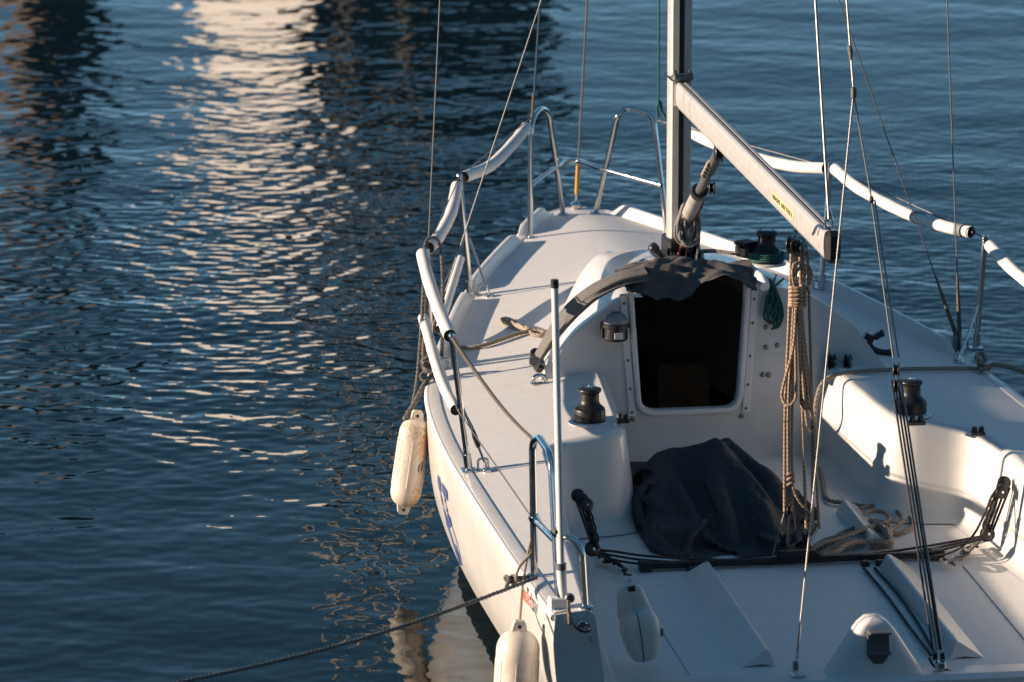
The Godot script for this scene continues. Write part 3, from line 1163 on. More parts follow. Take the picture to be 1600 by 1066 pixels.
func make_rails(boat: Node3D) -> void:
	var g: Geo
	# pulpit: two hoops and a lower bar round the bow
	var lo := pd(828, 372)
	var li := pd(880, 336)
	var ro := Vector3(0.315, lo.y, -1.86)
	var ri := pd(930, 334)
	g = Geo.new()
	tube(g, rounded([lo, pz(830, 186, -1.87), pz(846, 168, -2.02), pz(858, 176, -2.12), li], 0.09, 6), 0.0125, 10)
	tube(g, rounded([ri, py(965, 180, 1.49), py(977, 167, 1.52), py(1021, 178, 1.5), ro], 0.055, 6), 0.0125, 10)
	for p in [lo, li, ri, ro]: foot_plate(g, p, 0.024)
	var pul := part("pulpit", g, M.stainless, boat)
	g = Geo.new()
	var mid_r := ri.lerp(ro, 0.5)
	tube(g, rounded([pz(827, 292, -1.87), pz(868, 262, -2.2), pz(884, 252, -2.42), pz(903, 251, -2.42), pz(935, 262, -2.2), pz(1034, 290, -1.86)], 0.08, 6), 0.011, 10)
	part("lower_bar", g, M.stainless, pul)
	# stanchions
	var st := [[pd(733, 737), pz(706, 525, 2.0)], [Vector3(-1.12, deck_y(-1.12, 0.40), 0.40), pz(666, 392, 0.4)], [pd(735, 463), pz(718, 275, -0.77)], [pd(1283, 452), pz(1298, 258, -0.71)], [pd(1525, 546), pz(1540, 370, 0.34)], [Vector3(1.214, deck_y(1.214, 2.0), 2.0), Vector3(1.281, 1.349, 2.0)]]
	for a in st:
		g = Geo.new()
		tube(g, [a[0], a[1]], 0.0125, 12)
		var o := part("stanchion", g, M.stainless, boat)
		g = Geo.new()
		box(g, a[0] + Vector3(0.0, 0.006, 0), Vector3(0.06, 0.01, 0.06), 0.003)
		tube(g, [a[0], a[0] + (a[1] - a[0]).normalized() * 0.07], 0.0165, 12)
		part("stanchion_base", g, M.stainless, o)
		g = Geo.new()
		var s := -signf(a[0].x)
		tube(g, rounded([a[0] + Vector3(s * 0.035, 0, 0), a[0] + Vector3(s * 0.035, 0.05, 0), a[0] + Vector3(s * 0.075, 0.05, 0), a[0] + Vector3(s * 0.075, 0, 0)], 0.015, 4), 0.005, 8)
		part("lashing_eye", g, M.stainless, o)
		g = Geo.new()
		lathe(g, [Vector2(0, 0.012), Vector2(0.012, 0.008), Vector2(0.0145, 0), Vector2(0.0145, -0.03)], a[1], basis_y(a[1] - a[0]), 12)
		part("stanchion_cap", g, M.stainless, o)
	# stanchion stays
	for a in [[pd(765, 462, 0.005), zs([[733, 372, -0.77]])[0]], [pd(762, 735, 0.005), pz(722, 633, 2.0)], [pd(1497, 566, 0.005), pz(1531, 472, 0.34)]]:
		g = Geo.new()
		tube(g, a, 0.005, 8)
		foot_plate(g, a[0], 0.02)
		part("stanchion_stay", g, M.stainless, boat)
	# upper lifelines with their white covers
	cover_tube(boat, zs([[822, 199, -1.83], [800, 226, -1.6], [766, 259, -1.2], [724, 277, -0.80]]))
	cover_tube(boat, zs([[714, 291, -0.72], [704, 335, -0.4], [684, 372, 0.1], [669, 388, 0.36]]))
	cover_tube(boat, zs([[660, 397, 0.44], [668, 432, 0.75], [684, 480, 1.3], [703, 525, 1.94]]))
	cover_tube(boat, zs([[1062, 196, -1.80], [1110, 222, -1.5], [1180, 246, -1.15], [1240, 260, -0.9], [1290, 263, -0.73]]))
	cover_tube(boat, zs([[1305, 264, -0.68], [1345, 296, -0.4], [1420, 335, -0.05], [1480, 355, 0.18], [1518, 363, 0.30]]))
	cover_tube(boat, zs([[1547, 384, 0.4], [1600, 436, 0.8], [1700, 500, 1.5], [1790, 545, 1.95]]))
	for a in [[[1428, 338, -0.02], [1446, 345, 0.05]], [[1488, 357, 0.20], [1506, 361, 0.27]]]:
		var g2 := Geo.new()
		tube(g2, zs(a), 0.0275, 14, false)
		part("cover_sleeve", g2, M.sleeve, boat)
	# lower lifelines with shorter covers
	cover_tube(boat, zs([[719, 405, -0.70], [706, 448, -0.40], [693, 490, -0.10], [686, 515, 0.05]]), 0.02)
	cover_tube(boat, zs([[661, 497, 0.42], [668, 520, 0.6], [680, 565, 1.0], [694, 605, 1.4], [712, 641, 1.9]]), 0.022)
	g = Geo.new()
	tube(g, zs([[828, 185, -1.87], [718, 276, -0.77], [666, 393, 0.4], [706, 526, 2.0]]), 0.003, 6)
	part("lifeline_wire", g, M.wire, boat)
	g = Geo.new()
	tube(g, zs([[726, 372, -0.77], [668, 500, 0.4], [715, 641, 2.0], [833, 812, 3.6]]), 0.003, 6)
	part("lifeline_wire", g, M.wire, boat)
	g = Geo.new()
	tube(g, zs([[1028, 188, -1.86], [1298, 262, -0.71], [1540, 372, 0.34]]), 0.003, 6)
	part("lifeline_wire", g, M.wire, boat)
	# webbing from the stanchion to the pushpit
	g = Geo.new()
	tube(g, spline(zs([[706, 527, 2.0], [735, 570, 2.35], [775, 625, 2.85], [805, 660, 3.25], [832, 686, 3.6]]), 0.03), 0.009, 8, true, 0.35)
	part("lifeline_webbing", g, M.webbing, boat)
	# lashing with a slide on the guardwire by the stanchion
	g = Geo.new()
	tube(g, zs([[722, 636, 2.0], [738, 668, 2.01], [748, 700, 2.02]]), 0.005, 6)
	part("lashing", g, M.grey_wire, boat)
	g = Geo.new()
	tube(g, zs([[739, 672, 2.02], [742, 683, 2.02], [748, 699, 2.03]]), [0.007, 0.011, 0.009], 8)
	part("slide", g, M.black_plastic, boat)
	# pushpit, port
	var f1 := pd(835, 901)
	var f2 := pd(874, 952)
	var f3 := pd(914, 949)
	g = Geo.new()
	tube(g, rounded([f1, pz(832, 690, 3.6), pz(842, 683, 3.66), pz(861, 712, 3.95), f2], 0.07, 6), 0.0135, 12)
	for p in [f1, f2, f3]: foot_plate(g, p, 0.026)
	var push := part("pushpit", g, M.stainless, boat)
	g = Geo.new()
	tube(g, rounded([pz(836, 813, 3.6), pz(868, 846, 4.0), pz(892, 838, 4.05), pz(909, 858, 4.07), f3], 0.09, 6), 0.0125, 12)
	part("lower_bar", g, M.stainless, push)
	g = Geo.new()
	tube(g, zs([[833, 806, 3.6], [839, 820, 3.6]]), 0.02, 12)
	part("clamp", g, M.stainless, push)
	g = Geo.new()
	tube(g, zs([[866, 827, 4.02], [872, 836, 4.02]]), 0.018, 12)
	part("clamp", g, M.stainless, push)
	# starboard quarter rail, mirrored (mostly beyond the frame)
	g = Geo.new()
	var mir := []
	for p in rounded([f1, pz(832, 690, 3.6), pz(842, 683, 3.66), pz(861, 712, 3.95), f2], 0.07, 6): mir.append(Vector3(-p.x, p.y, p.z))
	tube(g, mir, 0.0135, 12)
	part("pushpit", g, M.stainless, boat)

# ---------------------------------------------------------------- mast, boom, rigging
func make_rig(boat: Node3D) -> void:
	var g := Geo.new()
	# mast: an oval section with a groove down its after side
	var rows := []
	var head := Vector3(0, 9.8, 0.0)
	for y in [1.30, 3.0, 6.0, 9.8]:
		var r := PackedVector3Array()
		for q in [[-0.012, 0.062], [-0.010, 0.045], [0.010, 0.045], [0.012, 0.062], [0.038, 0.058], [0.046, 0.045], [0.049, 0.0], [0.042, -0.045], [0.022, -0.072], [0, -0.078], [-0.022, -0.072], [-0.042, -0.045], [-0.049, 0.0], [-0.046, 0.045], [-0.038, 0.058]]:
			r.append(Vector3(q[0], y, q[1]))
		rows.append(r)
	for k in 15:
		var a := []
		for r in rows: a.append(PackedVector3Array([r[k], r[(k + 1) % 15]]))
		g.grid(a)
	var mast := part("mast", g, M.anodised, boat)
	g = Geo.new()
	box(g, Vector3(0, 4.5, 0.048), Vector3(0.018, 6.4, 0.006), 0.001)
	part("sail_groove", g, M.black_plastic, mast)
	g = Geo.new()
	box(g, Vector3(0, 1.265, 0), Vector3(0.115, 0.10, 0.17), 0.012)
	box(g, Vector3(0, 1.225, 0.01), Vector3(0.2, 0.02, 0.26), 0.006)
	part("mast_foot", g, M.black_metal, mast)
	g = Geo.new()
	var band := pz(1060, 119, 0.0).y
	for k in 15:
		pass
	box(g, Vector3(0, band, -0.006), Vector3(0.103, 0.024, 0.142), 0.02)
	part("band", g, M.black_plastic, mast)
	# boom
	var b0 := Vector3(-0.002, 1.935, 0.09)
	var b1 := px(1299, 384, -0.03)
	var d := (b1 - b0).normalized()
	var side := Vector3.UP.cross(d).normalized()   # towards starboard or port
	if side.x > 0: side = -side                  # points to port
	var u := d.cross(side).normalized()
	if u.y < 0: u = -u
	g = Geo.new()
	var sec := [[-0.008, 0.066], [-0.007, 0.054], [0.007, 0.054], [0.008, 0.066], [0.026, 0.066], [0.036, 0.058], [0.040, 0.04], [0.042, 0.0], [0.038, -0.045], [0.026, -0.064], [0.0, -0.070], [-0.026, -0.064], [-0.038, -0.045], [-0.042, 0.0], [-0.040, 0.04], [-0.036, 0.058], [-0.026, 0.066]]
	for k in sec.size():
		var a := []
		for f in [0.0, 1.0]:
			var c := b0.lerp(b1, f)
			var p: Array = sec[k]
			var q: Array = sec[(k + 1) % sec.size()]
			a.append(PackedVector3Array([c + side * p[0] * 0.70 + u * p[1] * 0.84, c + side * q[0] * 0.70 + u * q[1] * 0.84]))
		g.grid(a)
	var boom := part("boom", g, M.anodised, boat)
	g = Geo.new()
	var bb := Basis(side, u, side.cross(u))
	box(g, (b0 + b1) / 2 + u * 0.0466, Vector3(0.010, 0.003, b0.distance_to(b1)), 0.001, bb)
	part("sail_groove", g, M.black_plastic, boom)
	g = Geo.new()
	box(g, b1 + d * 0.022, Vector3(0.060, 0.124, 0.046), 0.018, bb)
	part("boom_end", g, M.black_plastic, boom)
	g = Geo.new()
	box(g, b0 - d * 0.012, Vector3(0.07, 0.11, 0.03), 0.01, bb)
	box(g, b0 - d * 0.02 + u * 0.075, Vector3(0.085, 0.03, 0.05), 0.008, bb)
	tube(g, [b0 + u * 0.08 - side * 0.04, b0 + u * 0.11 - side * 0.03], 0.008, 8)
	tube(g, [b0 + u * 0.08 + side * 0.03, b0 + u * 0.11 + side * 0.035], 0.008, 8)
	part("gooseneck", g, M.dark_aluminium, boom)
	# yellow sticker with the sailmaker's lettering, on the port side of the boom
	var s0 := b0.distance_to(px(1207, 300, -0.05)) / b0.distance_to(b1)
	var s1 := b0.distance_to(px(1241, 345, -0.05)) / b0.distance_to(b1)
	g = Geo.new()
	var c0 := b0.lerp(b1, s0)
	var c1 := b0.lerp(b1, s1)
	var offs := side * 0.0303
	g.quad(c0 + offs + u * 0.012 - side * 0.0004, c1 + offs + u * 0.012 - side * 0.0004, c1 + offs * 0.985 - u * 0.022, c0 + offs * 0.985 - u * 0.022)
	var stick := part("sticker", g, M.sticker, boom)
	var tm := TextMesh.new()
	tm.text = "MARS METREL"
	var fnt := SystemFont.new()
	fnt.font_names = PackedStringArray(["Droid Sans"])
	fnt.font_weight = 700
	tm.font = fnt
	tm.font_size = 32
	tm.pixel_size = 0.00078
	tm.depth = 0.0008
	var o := MeshInstance3D.new()
	o.name = "lettering"
	o.mesh = tm
	o.material_override = M.sticker_ink
	stick.add_child(o)
	o.transform = Transform3D(Basis(d, u, side) * Basis.from_scale(Vector3(c0.distance_to(c1) / maxf(0.01, tm.get_aabb().size.x) * 0.94, 1.05, 1)), (c0 + c1) / 2 + offs * 1.02 - u * 0.005)
	# rod kicker from the mast foot to the boom
	var k0 := px(1049, 345, 0.0)
	k0 = Vector3(0, k0.y, 0.07)
	var k1 := px(1122, 238, -0.01)
	var km := k0.lerp(k1, 0.5)
	g = Geo.new()
	tube(g, [k0, km], 0.030, 16)
	var vang := part("rod_kicker", g, M.anodised, boat)
	g = Geo.new()
	tube(g, [km - (k1 - k0).normalized() * 0.02, km + (k1 - k0).normalized() * 0.02], 0.034, 16)
	part("collar", g, M.black_plastic, vang)
	g = Geo.new()
	tube(g, [km, k1], 0.019, 16)
	part("inner_rod", g, M.dark_aluminium, vang)
	block(vang, k1 + Vector3(0.0, 0.0, 0.01), 0.042, Vector3(1, 0, 0.1), "kicker_block")
	block(vang, km.lerp(k1, 0.40) + Vector3(0.02, -0.045, 0.02), 0.03, Vector3(1, 0, 0.3), "kicker_block")
	g = Geo.new()
	tube(g, [k1, b0.lerp(b1, 0.20) - u * 0.06], 0.004, 6)
	part("strop", g, M.tan_rope, vang)
	g = Geo.new()
	for k in 4:
		var c := km.lerp(k1, 0.50 + k * 0.08)
		var ring := []
		for j in 17:
			var a := TAU * j / 16.0
			ring.append(c + Vector3(0.025 * cos(a), 0.02 * sin(a) + 0.008 * cos(a), 0.016 * sin(a)))
		tube(g, ring, 0.007, 6, false)
	part("lashing", g, M.pale_rope, vang)
	# standing rigging
	var wires := [["forestay", px(900, 318, 0.0), head + Vector3(0, -0.1, -0.08), 0.0045], ["shroud", Vector3(1.135, 0.93, 0.34), Vector3(0.04, 4.08, 0.02), 0.003], ["shroud", Vector3(-1.135, 0.93, 0.34), Vector3(-0.04, 4.02, 0.02), 0.003], ["shroud", Vector3(1.15, 0.93, 0.36), Vector3(0.97, 4.4, 0.30), 0.003], ["shroud", Vector3(-1.15, 0.93, 0.36), Vector3(-0.97, 4.4, 0.30), 0.003]]
	for w in wires:
		g = Geo.new()
		tube(g, [w[1], w[2]], w[3], 8)
		var wire := part(w[0], g, M.wire if w[0] == "forestay" else M.grey_wire, boat)
		g = Geo.new()
		var dd: Vector3 = (w[2] - w[1]).normalized()
		var foot: Vector3 = w[1]
		if w[0] == "forestay":
			tube(g, [foot + dd * 0.05, foot + dd * 0.20], [0.009, 0.010], 10)
			part("rigging_screw", g, M.yellow, wire)
			g = Geo.new()
			box(g, foot + Vector3(0, -0.01, 0), Vector3(0.05, 0.035, 0.06), 0.01)
			tube(g, [foot, foot + dd * 0.06], 0.009, 8)
			part("stem_fitting", g, M.stainless, wire)
		else:
			tube(g, [foot - dd * 0.02, foot + dd * 0.15, foot + dd * 0.26], [0.010, 0.008, 0.004], 8)
			part("rigging_screw", g, M.webbing, wire)
			g = Geo.new()
			var base := Vector3(foot.x, deck_y(foot.x, foot.z), foot.z)
			prism(g, PackedVector2Array([Vector2(-0.04, 0), Vector2(0.04, 0), Vector2(0.012, 0.09), Vector2(-0.012, 0.09)]), func(q): return base + Vector3(-0.003, q.y - 0.006, q.x), Vector3(0.006, 0, 0))
			part("chainplate", g, M.dark_aluminium, wire)
	for s in [-1.0, 1.0]:
		g = Geo.new()
		tube(g, [Vector3(0, 4.3, 0), Vector3(s * 0.97, 4.4, 0.30)], 0.018, 8)
		part("spreader", g, M.anodised, mast)
	# backstay, splitting into a bridle above the cockpit
	var sp := px(1334, 145, 0.0)
	g = Geo.new()
	tube(g, [sp, head + Vector3(0.02, 0, 0.1)], 0.004, 8)
	var bs := part("backstay", g, M.wire, boat)
	g = Geo.new()
	tube(g, [sp + Vector3(0, 0.11, -0.05), sp + Vector3(0, 0.145, -0.065), sp + Vector3(0, 0.17, -0.08)], [0.005, 0.010, 0.006], 10)
	part("thimble", g, M.webbing, bs)
	g = Geo.new()
	box(g, sp, Vector3(0.02, 0.045, 0.02), 0.005)
	part("bridle_plate", g, M.dark_aluminium, bs)
	var pl := Vector3(-0.287, 0.44, 3.80)
	var sl := Vector3(0.245, 0.46, 3.80)
	g = Geo.new()
	tube(g, [sp, pz(1245, 1030, 3.78)], 0.0035, 8)
	var leg := part("bridle_leg", g, M.wire, bs)
	g = Geo.new()
	tube(g, zs([[1251, 973, 3.72], [1245, 1028, 3.78]]), [0.004, 0.007], 8)
	box(g, pz(1243, 1042, 3.79), Vector3(0.022, 0.05, 0.014), 0.003)
	box(g, pl, Vector3(0.05, 0.012, 0.05), 0.004)
	part("rigging_screw", g, M.stainless, leg)
	var mid1 := pz(1362, 312, 3.38)
	var mid2 := pz(1396, 560, 3.50)
	g = Geo.new()
	tube(g, [sp, mid1], 0.0035, 8)
	tube(g, [mid1, mid2], 0.0035, 8)
	tube(g, [mid1 + Vector3(0.012, 0, 0), mid2 + Vector3(0.02, 0, 0)], 0.0035, 8)
	leg = part("bridle_leg", g, M.wire, bs)
	block(leg, mid1, 0.014, Vector3(1, 0, 0), "bridle_block")
	block(leg, mid2 + Vector3(0.012, -0.045, 0.0), 0.03, Vector3(1, 0, 0.3), "bridle_block")
	block(leg, mid2 + Vector3(0.012, -0.10, 0.01), 0.026, Vector3(1, 0, 0.3), "bridle_block")
	for k in 4:
		g = Geo.new()
		var a := mid2 + Vector3(-0.006 + k * 0.012, -0.08, 0)
		var e := pz([1458, 1464, 1469, 1472][k], 1016, 3.77)
		tube(g, [a, e], 0.0042, 6)
		part("tackle_line", g, [M.dark_rope, M.tan_rope, M.dark_rope, M.grey_wire][k], leg)
	for k in 2:
		block(leg, pz(1461 + k * 12, 1026, 3.79), 0.02, Vector3(1, 0, 0.2), "bridle_block")
	g = Geo.new()
	box(g, pz(1470, 1040, 3.81), Vector3(0.035, 0.03, 0.03), 0.005)
	part("bridle_eye", g, M.stainless, leg)
	g = Geo.new()
	tube(g, spline(zs([[1452, 1028, 3.76], [1460, 1042, 3.78], [1478, 1047, 3.80], [1500, 1056, 3.84], [1530, 1072, 3.9]]), 0.02), 0.005, 6)
	part("tackle_tail", g, M.dark_rope, leg)
	# topping lift
	g = Geo.new()
	var be := b1 - d * 0.05 + u * 0.09
	tube(g, [be, head + Vector3(0, 0, 0.12)], 0.0055, 8)
	var lift := part("topping_lift", g, M.wire, boat)
	g = Geo.new()
	tube(g, rounded([be + Vector3(-0.014, 0.0, 0), be + Vector3(-0.014, -0.05, 0.005), be + Vector3(0.014, -0.05, 0.005), be + Vector3(0.014, 0, 0), be + Vector3(0, 0.05, -0.01)], 0.012), 0.0045, 6)
	tube(g, spline([b1 - d * 0.03 + u * 0.055 + side * 0.02, b1 - d * 0.08 + u * 0.06 + side * 0.035, b1 - d * 0.11 + u * 0.02 + side * 0.046], 0.01), 0.006, 6)
	part("shackle", g, M.stainless, lift)

func mast_gear(boat: Node3D) -> void:
	var g: Geo
	# turning blocks round the mast foot
	for a in [[1006, 412, 0.16], [1038, 412, 0.16]]:
		g = Geo.new()
		var q := pz(a[0], a[1] + 4, a[2])
		q.y = maxf(q.y, roof_y(a[2]) - 0.02)
		lathe(g, [Vector2(0.032, -0.012), Vector2(0.032, 0.008), Vector2(0.028, 0.016)], q, Basis.IDENTITY, 20)
		var o := part("bullseye", g, M.black_plastic, boat)
		g = Geo.new()
		var dm := []
		for k in 6: dm.append(Vector2(0.025 * cos(PI / 2 * k / 5.0), 0.014 + 0.018 * sin(PI / 2 * k / 5.0)))
		lathe(g, dm, q, Basis.IDENTITY, 16, false)
		part("cap", g, M.stainless, o)
	g = Geo.new()
	var s0 := pz(1035, 404, 0.1)
	var s1 := pz(1023, 389, 0.1)
	tube(g, [s0, s0.lerp(s1, 0.5), s1], 0.012, 10)
	lathe(g, [Vector2(0.0, -0.012), Vector2(0.018, -0.012), Vector2(0.022, 0.0), Vector2(0.022, 0.016), Vector2(0.016, 0.024), Vector2(0.0, 0.026)], s1, basis_y(s1 - s0), 20)
	part("knob", g, M.black_plastic, boat)
	for a in [[1048, 398, 0.10], [1072, 392, 0.08], [1088, 388, 0.06], [1060, 408, 0.14], [1094, 402, 0.10]]:
		block(boat, pz(a[0], a[1], a[2]), 0.03, Vector3(0.9, 0.1, 0.4), "turning_block")
	# halyards led aft to the clutch on the starboard side
	var c := Vector3(0.27, 1.262, 0.16)
	for k in 3:
		g = Geo.new()
		tube(g, spline([Vector3(0.06, 1.25, 0.02 + k * 0.02), Vector3(0.14, 1.262, 0.07 + k * 0.02), c + Vector3(-0.05, 0, 0.02 * k - 0.02)], 0.03), 0.005, 6)
		part("halyard_tail", g, [M.dark_rope, M.pale_rope, M.grey_rope][k], boat)
	g = Geo.new()
	box(g, c + Vector3(0, 0.012, 0), Vector3(0.085, 0.055, 0.09), 0.012, Basis(Vector3.UP, 0.5))
	var cl := part("rope_clutch", g, M.black_plastic, boat)
	for k in 3:
		g = Geo.new()
		box(g, c + Basis(Vector3.UP, 0.5) * Vector3(-0.01, 0.046, (k - 1) * 0.027), Vector3(0.08, 0.018, 0.018), 0.005, Basis(Vector3.UP, 0.5))
		part("clutch_lever", g, M.black_plastic, cl)
	# orange tails at the mast foot
	g = Geo.new()
	tube(g, [pz(1066, 380, 0.1), pz(1058, 402, 0.14)], 0.004, 6)
	tube(g, [pz(1074, 384, 0.1), pz(1071, 402, 0.14)], 0.004, 6)
	part("line_tail", g, M.orange_line, boat)

# ---------------------------------------------------------------- canvas
func sprayhood(boat: Node3D) -> void:
	# folded down along the after edge of the coachroof
	var nf := noise(1.1, 72, 2)
	var path := [Vector3(-0.742, 0.925, 0.70), Vector3(-0.70, 1.01, 0.735), Vector3(-0.655, 1.09, 0.76), Vector3(-0.59, 1.175, 0.78), Vector3(-0.50, 1.252, 0.79), Vector3(-0.39, 1.302, 0.79), Vector3(-0.29, 1.318, 0.78)]
	var p := spline(path, 0.012)
	var rows := []
	for i in p.size():
		var f := float(i) / (p.size() - 1)
		var d: Vector3 = (p[mini(i + 1, p.size() - 1)] - p[maxi(i - 1, 0)]).normalized()
		var o := Vector3(-d.y, d.x, 0).normalized()
		if o.y < 0: o = -o
		var w := lerpf(0.040, 0.080, smoothstep(0.0, 0.45, f))
		var hgt := lerpf(0.018, 0.025, smoothstep(0.0, 0.5, f))
		var r := PackedVector3Array()
		for j in 64:
			var a := TAU * j / 64.0
			var wig := nf.get_noise_2d(f * 1.6, 3.0)
			var k := 1.0 + 0.12 * nf.get_noise_2d(a * 0.6, f * 1.5) + (0.20 * absf(sin(a * 2.5 + 1.4 * wig)) - 0.12) * smoothstep(0.03, 0.25, f) + 0.06 * sin(a * 7.0 + 3.0 * wig + f * 4.0)
			r.append(p[i] + o * (sin(a) * hgt * k) + Vector3(0, 0, cos(a) * w * k))
		rows.append(r)
	var g := Geo.new()
	g.grid(rows, true)
	part("sprayhood", g, M.pale_canvas, boat)
	# the slack top, crumpled across the hatchway
	rows = []
	for i in 81:
		var f := i / 80.0
		var x := lerpf(-0.385, 0.165, f)
		var r := PackedVector3Array()
		for j in 49:
			var t := j / 48.0
			var crown := 1.318 + 0.026 * sin(f * PI * 1.1 + 0.25) + 0.03 * nf.get_noise_2d(f * 1.3, 4.0)
			var droop := (0.115 * exp(-pow((f - 0.36) / 0.24, 2.0)) + 0.02 + 0.035 * smoothstep(0.75, 1.0, f)) * smoothstep(0.42, 1.0, t)
			var y := crown - 0.06 * smoothstep(0.35, 0.0, t) - droop
			var z := lerpf(0.60, 0.868, t) + 0.02 * sin(f * 7.0) * smoothstep(0.5, 1.0, t)
			var fold := 0.028 * nf.get_noise_2d(f * 1.5 + t * 0.6, t * 0.9) + 0.05 * absf(nf.get_noise_2d(f * 1.9 - t * 1.3, 7.0 + t * 0.8)) - 0.012 + 0.014 * absf(nf.get_noise_2d(f * 3.0 + t * 1.9, 17.0 - t))
			r.append(Vector3(x + 0.02 * nf.get_noise_2d(t * 1.0, f * 1.0 + 9.0), y + fold, z + 0.03 * nf.get_noise_2d(f * 1.5, 11.0 + t)))
		rows.append(r)
	g = Geo.new()
	g.grid(rows)
	var back := []
	for r in rows:
		var q := PackedVector3Array()
		for v in r: q.append(v + Vector3(0, -0.004, -0.002))
		back.append(q)
	g.grid(back, false, true)
	part("sprayhood_top", g, M.canvas, boat)
	# the bright hatch rail on the starboard side
	g = Geo.new()
	tube(g, [Vector3(0.175, 1.30, 0.55), Vector3(0.192, 1.288, 0.82), Vector3(0.196, 1.265, 0.872)], [0.018, 0.022, 0.021], 14)
	part("hatch_rail", g, M.white_plastic, boat)

func heap(x: float, z: float) -> float:   # cloth hung over the lumps beneath it: ridges with hollows between
	var h := 0.0
	for a in [[-0.34, 1.42, 0.235, -0.13, 1.50, 0.30], [-0.06, 1.36, 0.27, 0.06, 1.66, 0.19], [-0.42, 1.66, 0.20, -0.30, 1.45, 0.24], [-0.13, 1.50, 0.30, -0.02, 1.92, 0.13], [-0.34, 1.48, 0.23, -0.30, 1.98, 0.10], [-0.02, 1.90, 0.14, 0.0, 2.24, 0.03], [-0.40, 1.62, 0.19, -0.42, 1.92, 0.07], [0.06, 1.6, 0.19, 0.10, 1.85, 0.06], [-0.16, 1.62, 0.25, -0.18, 2.04, 0.07]]:
		var p := Vector2(x, z * 0.8)
		var p0 := Vector2(a[0], a[1] * 0.8)
		var p1 := Vector2(a[3], a[4] * 0.8)
		var f := clampf((p - p0).dot(p1 - p0) / (p1 - p0).length_squared(), 0.0, 1.0)
		var d := p.distance_to(p0.lerp(p1, f))
		var top := lerpf(a[2], a[5], f)
		h += exp(55.0 * (top - 1.2 * sqrt(d * d + 0.0004) - 1.4 * d * d))
	return log(h) / 55.0 + 0.012

func tarpaulin() -> void:
	# a sheet dropped in a loose bundle over the gear beneath it: it buckles into its own folds
	var c := Vector3(-0.20, 0, 1.66)
	var t := thing("tarpaulin", "dark grey tarpaulin heaped on the cockpit floor", "tarpaulin", Vector3(c.x, floor_y(c.z), c.z))
	var N := 46
	var n := noise(3.0, 81, 2)
	var p := PackedVector3Array()
	var old := PackedVector3Array()
	p.resize(N * N)
	for j in N:
		for i in N:
			var fx := float(i) / (N - 1) - 0.5
			var fz := float(j) / (N - 1) - 0.5
			var round_ := 1.0 - 0.28 * (fx * fx + fz * fz) * 2.0
			var x := c.x + fx * 0.74 * round_ + 0.02 * n.get_noise_2d(fx * 2.0, fz * 2.0 + 5.0)
			var z := c.z + fz * 1.12 * round_ + 0.10 * maxf(0.0, fx) * fz
			p[j * N + i] = Vector3(x, floor_y(z) + 0.95 * maxf(0.0, heap(x, z)) + 0.05 + 0.07 * n.get_noise_2d(fx * 1.6, fz * 1.6), z)
	old = p.duplicate()
	var dx := 1.06 / (N - 1)
	var dz := 1.27 / (N - 1)
	var links := []
	for a in [[1, 0, 0.5], [0, 1, 0.5], [1, 1, 0.35], [1, -1, 0.35], [2, 0, 0.22], [0, 2, 0.22], [4, 0, 0.10], [0, 4, 0.10]]:
		links.append([a[0], a[1], sqrt(pow(a[0] * dx, 2.0) + pow(a[1] * dz, 2.0)), a[2]])
	for step in 80:
		for k in N * N:
			var v := (p[k] - old[k]) * 0.88
			old[k] = p[k]
			p[k] += v + Vector3(0, -0.0022, 0)
		for l in links:
			var li: int = l[0]
			var lj: int = l[1]
			var rest: float = l[2]
			var stiff: float = l[3]
			for j in range(maxi(0, -lj), N - maxi(0, lj)):
				var row := j * N
				var row2 := (j + lj) * N
				for i in N - li:
					var a := row + i
					var b := row2 + i + li
					var d := p[b] - p[a]
					var q := d.length()
					if q > 1e-5:
						d *= stiff * (q - rest) / q
						p[a] += d
						p[b] -= d
		for k in N * N:
			var q := p[k]
			var ground := floor_y(q.z) + 0.006 + 0.92 * maxf(0.0, heap(q.x, q.z))
			if q.x < -0.31 and q.x > -0.47 and q.z < 2.06: ground = maxf(ground, floor_y(q.z) + 0.075)
			if q.y < ground:
				q = Vector3(lerpf(q.x, old[k].x, 0.6), ground, lerpf(q.z, old[k].z, 0.6))
			q.x = maxf(q.x, -0.515)
			q.z = minf(q.z, 2.27)
			p[k] = q
	# drawn as a smooth surface through the sheet's points
	var rows := []
	for j in (N - 1) * 3 + 1:
		var row := PackedVector3Array()
		var j1 := mini(j / 3, N - 2)
		var tj := float(j) / 3.0 - j1
		for i in (N - 1) * 3 + 1:
			var i1 := mini(i / 3, N - 2)
			var ti := float(i) / 3.0 - i1
			var q := []
			for r in 4:
				var rr := clampi(j1 - 1 + r, 0, N - 1) * N
				q.append(p[rr + i1].cubic_interpolate(p[rr + i1 + 1], p[rr + maxi(i1 - 1, 0)], p[rr + mini(i1 + 2, N - 1)], ti))
			var w: Vector3 = q[1].cubic_interpolate(q[2], q[0], q[3], tj)
			w.y = maxf(w.y, floor_y(w.z) + 0.003)
			row.append(w)
		rows.append(row)
	var g := Geo.new()
	g.grid(rows)
	part("cloth", g, M.tarp, t)

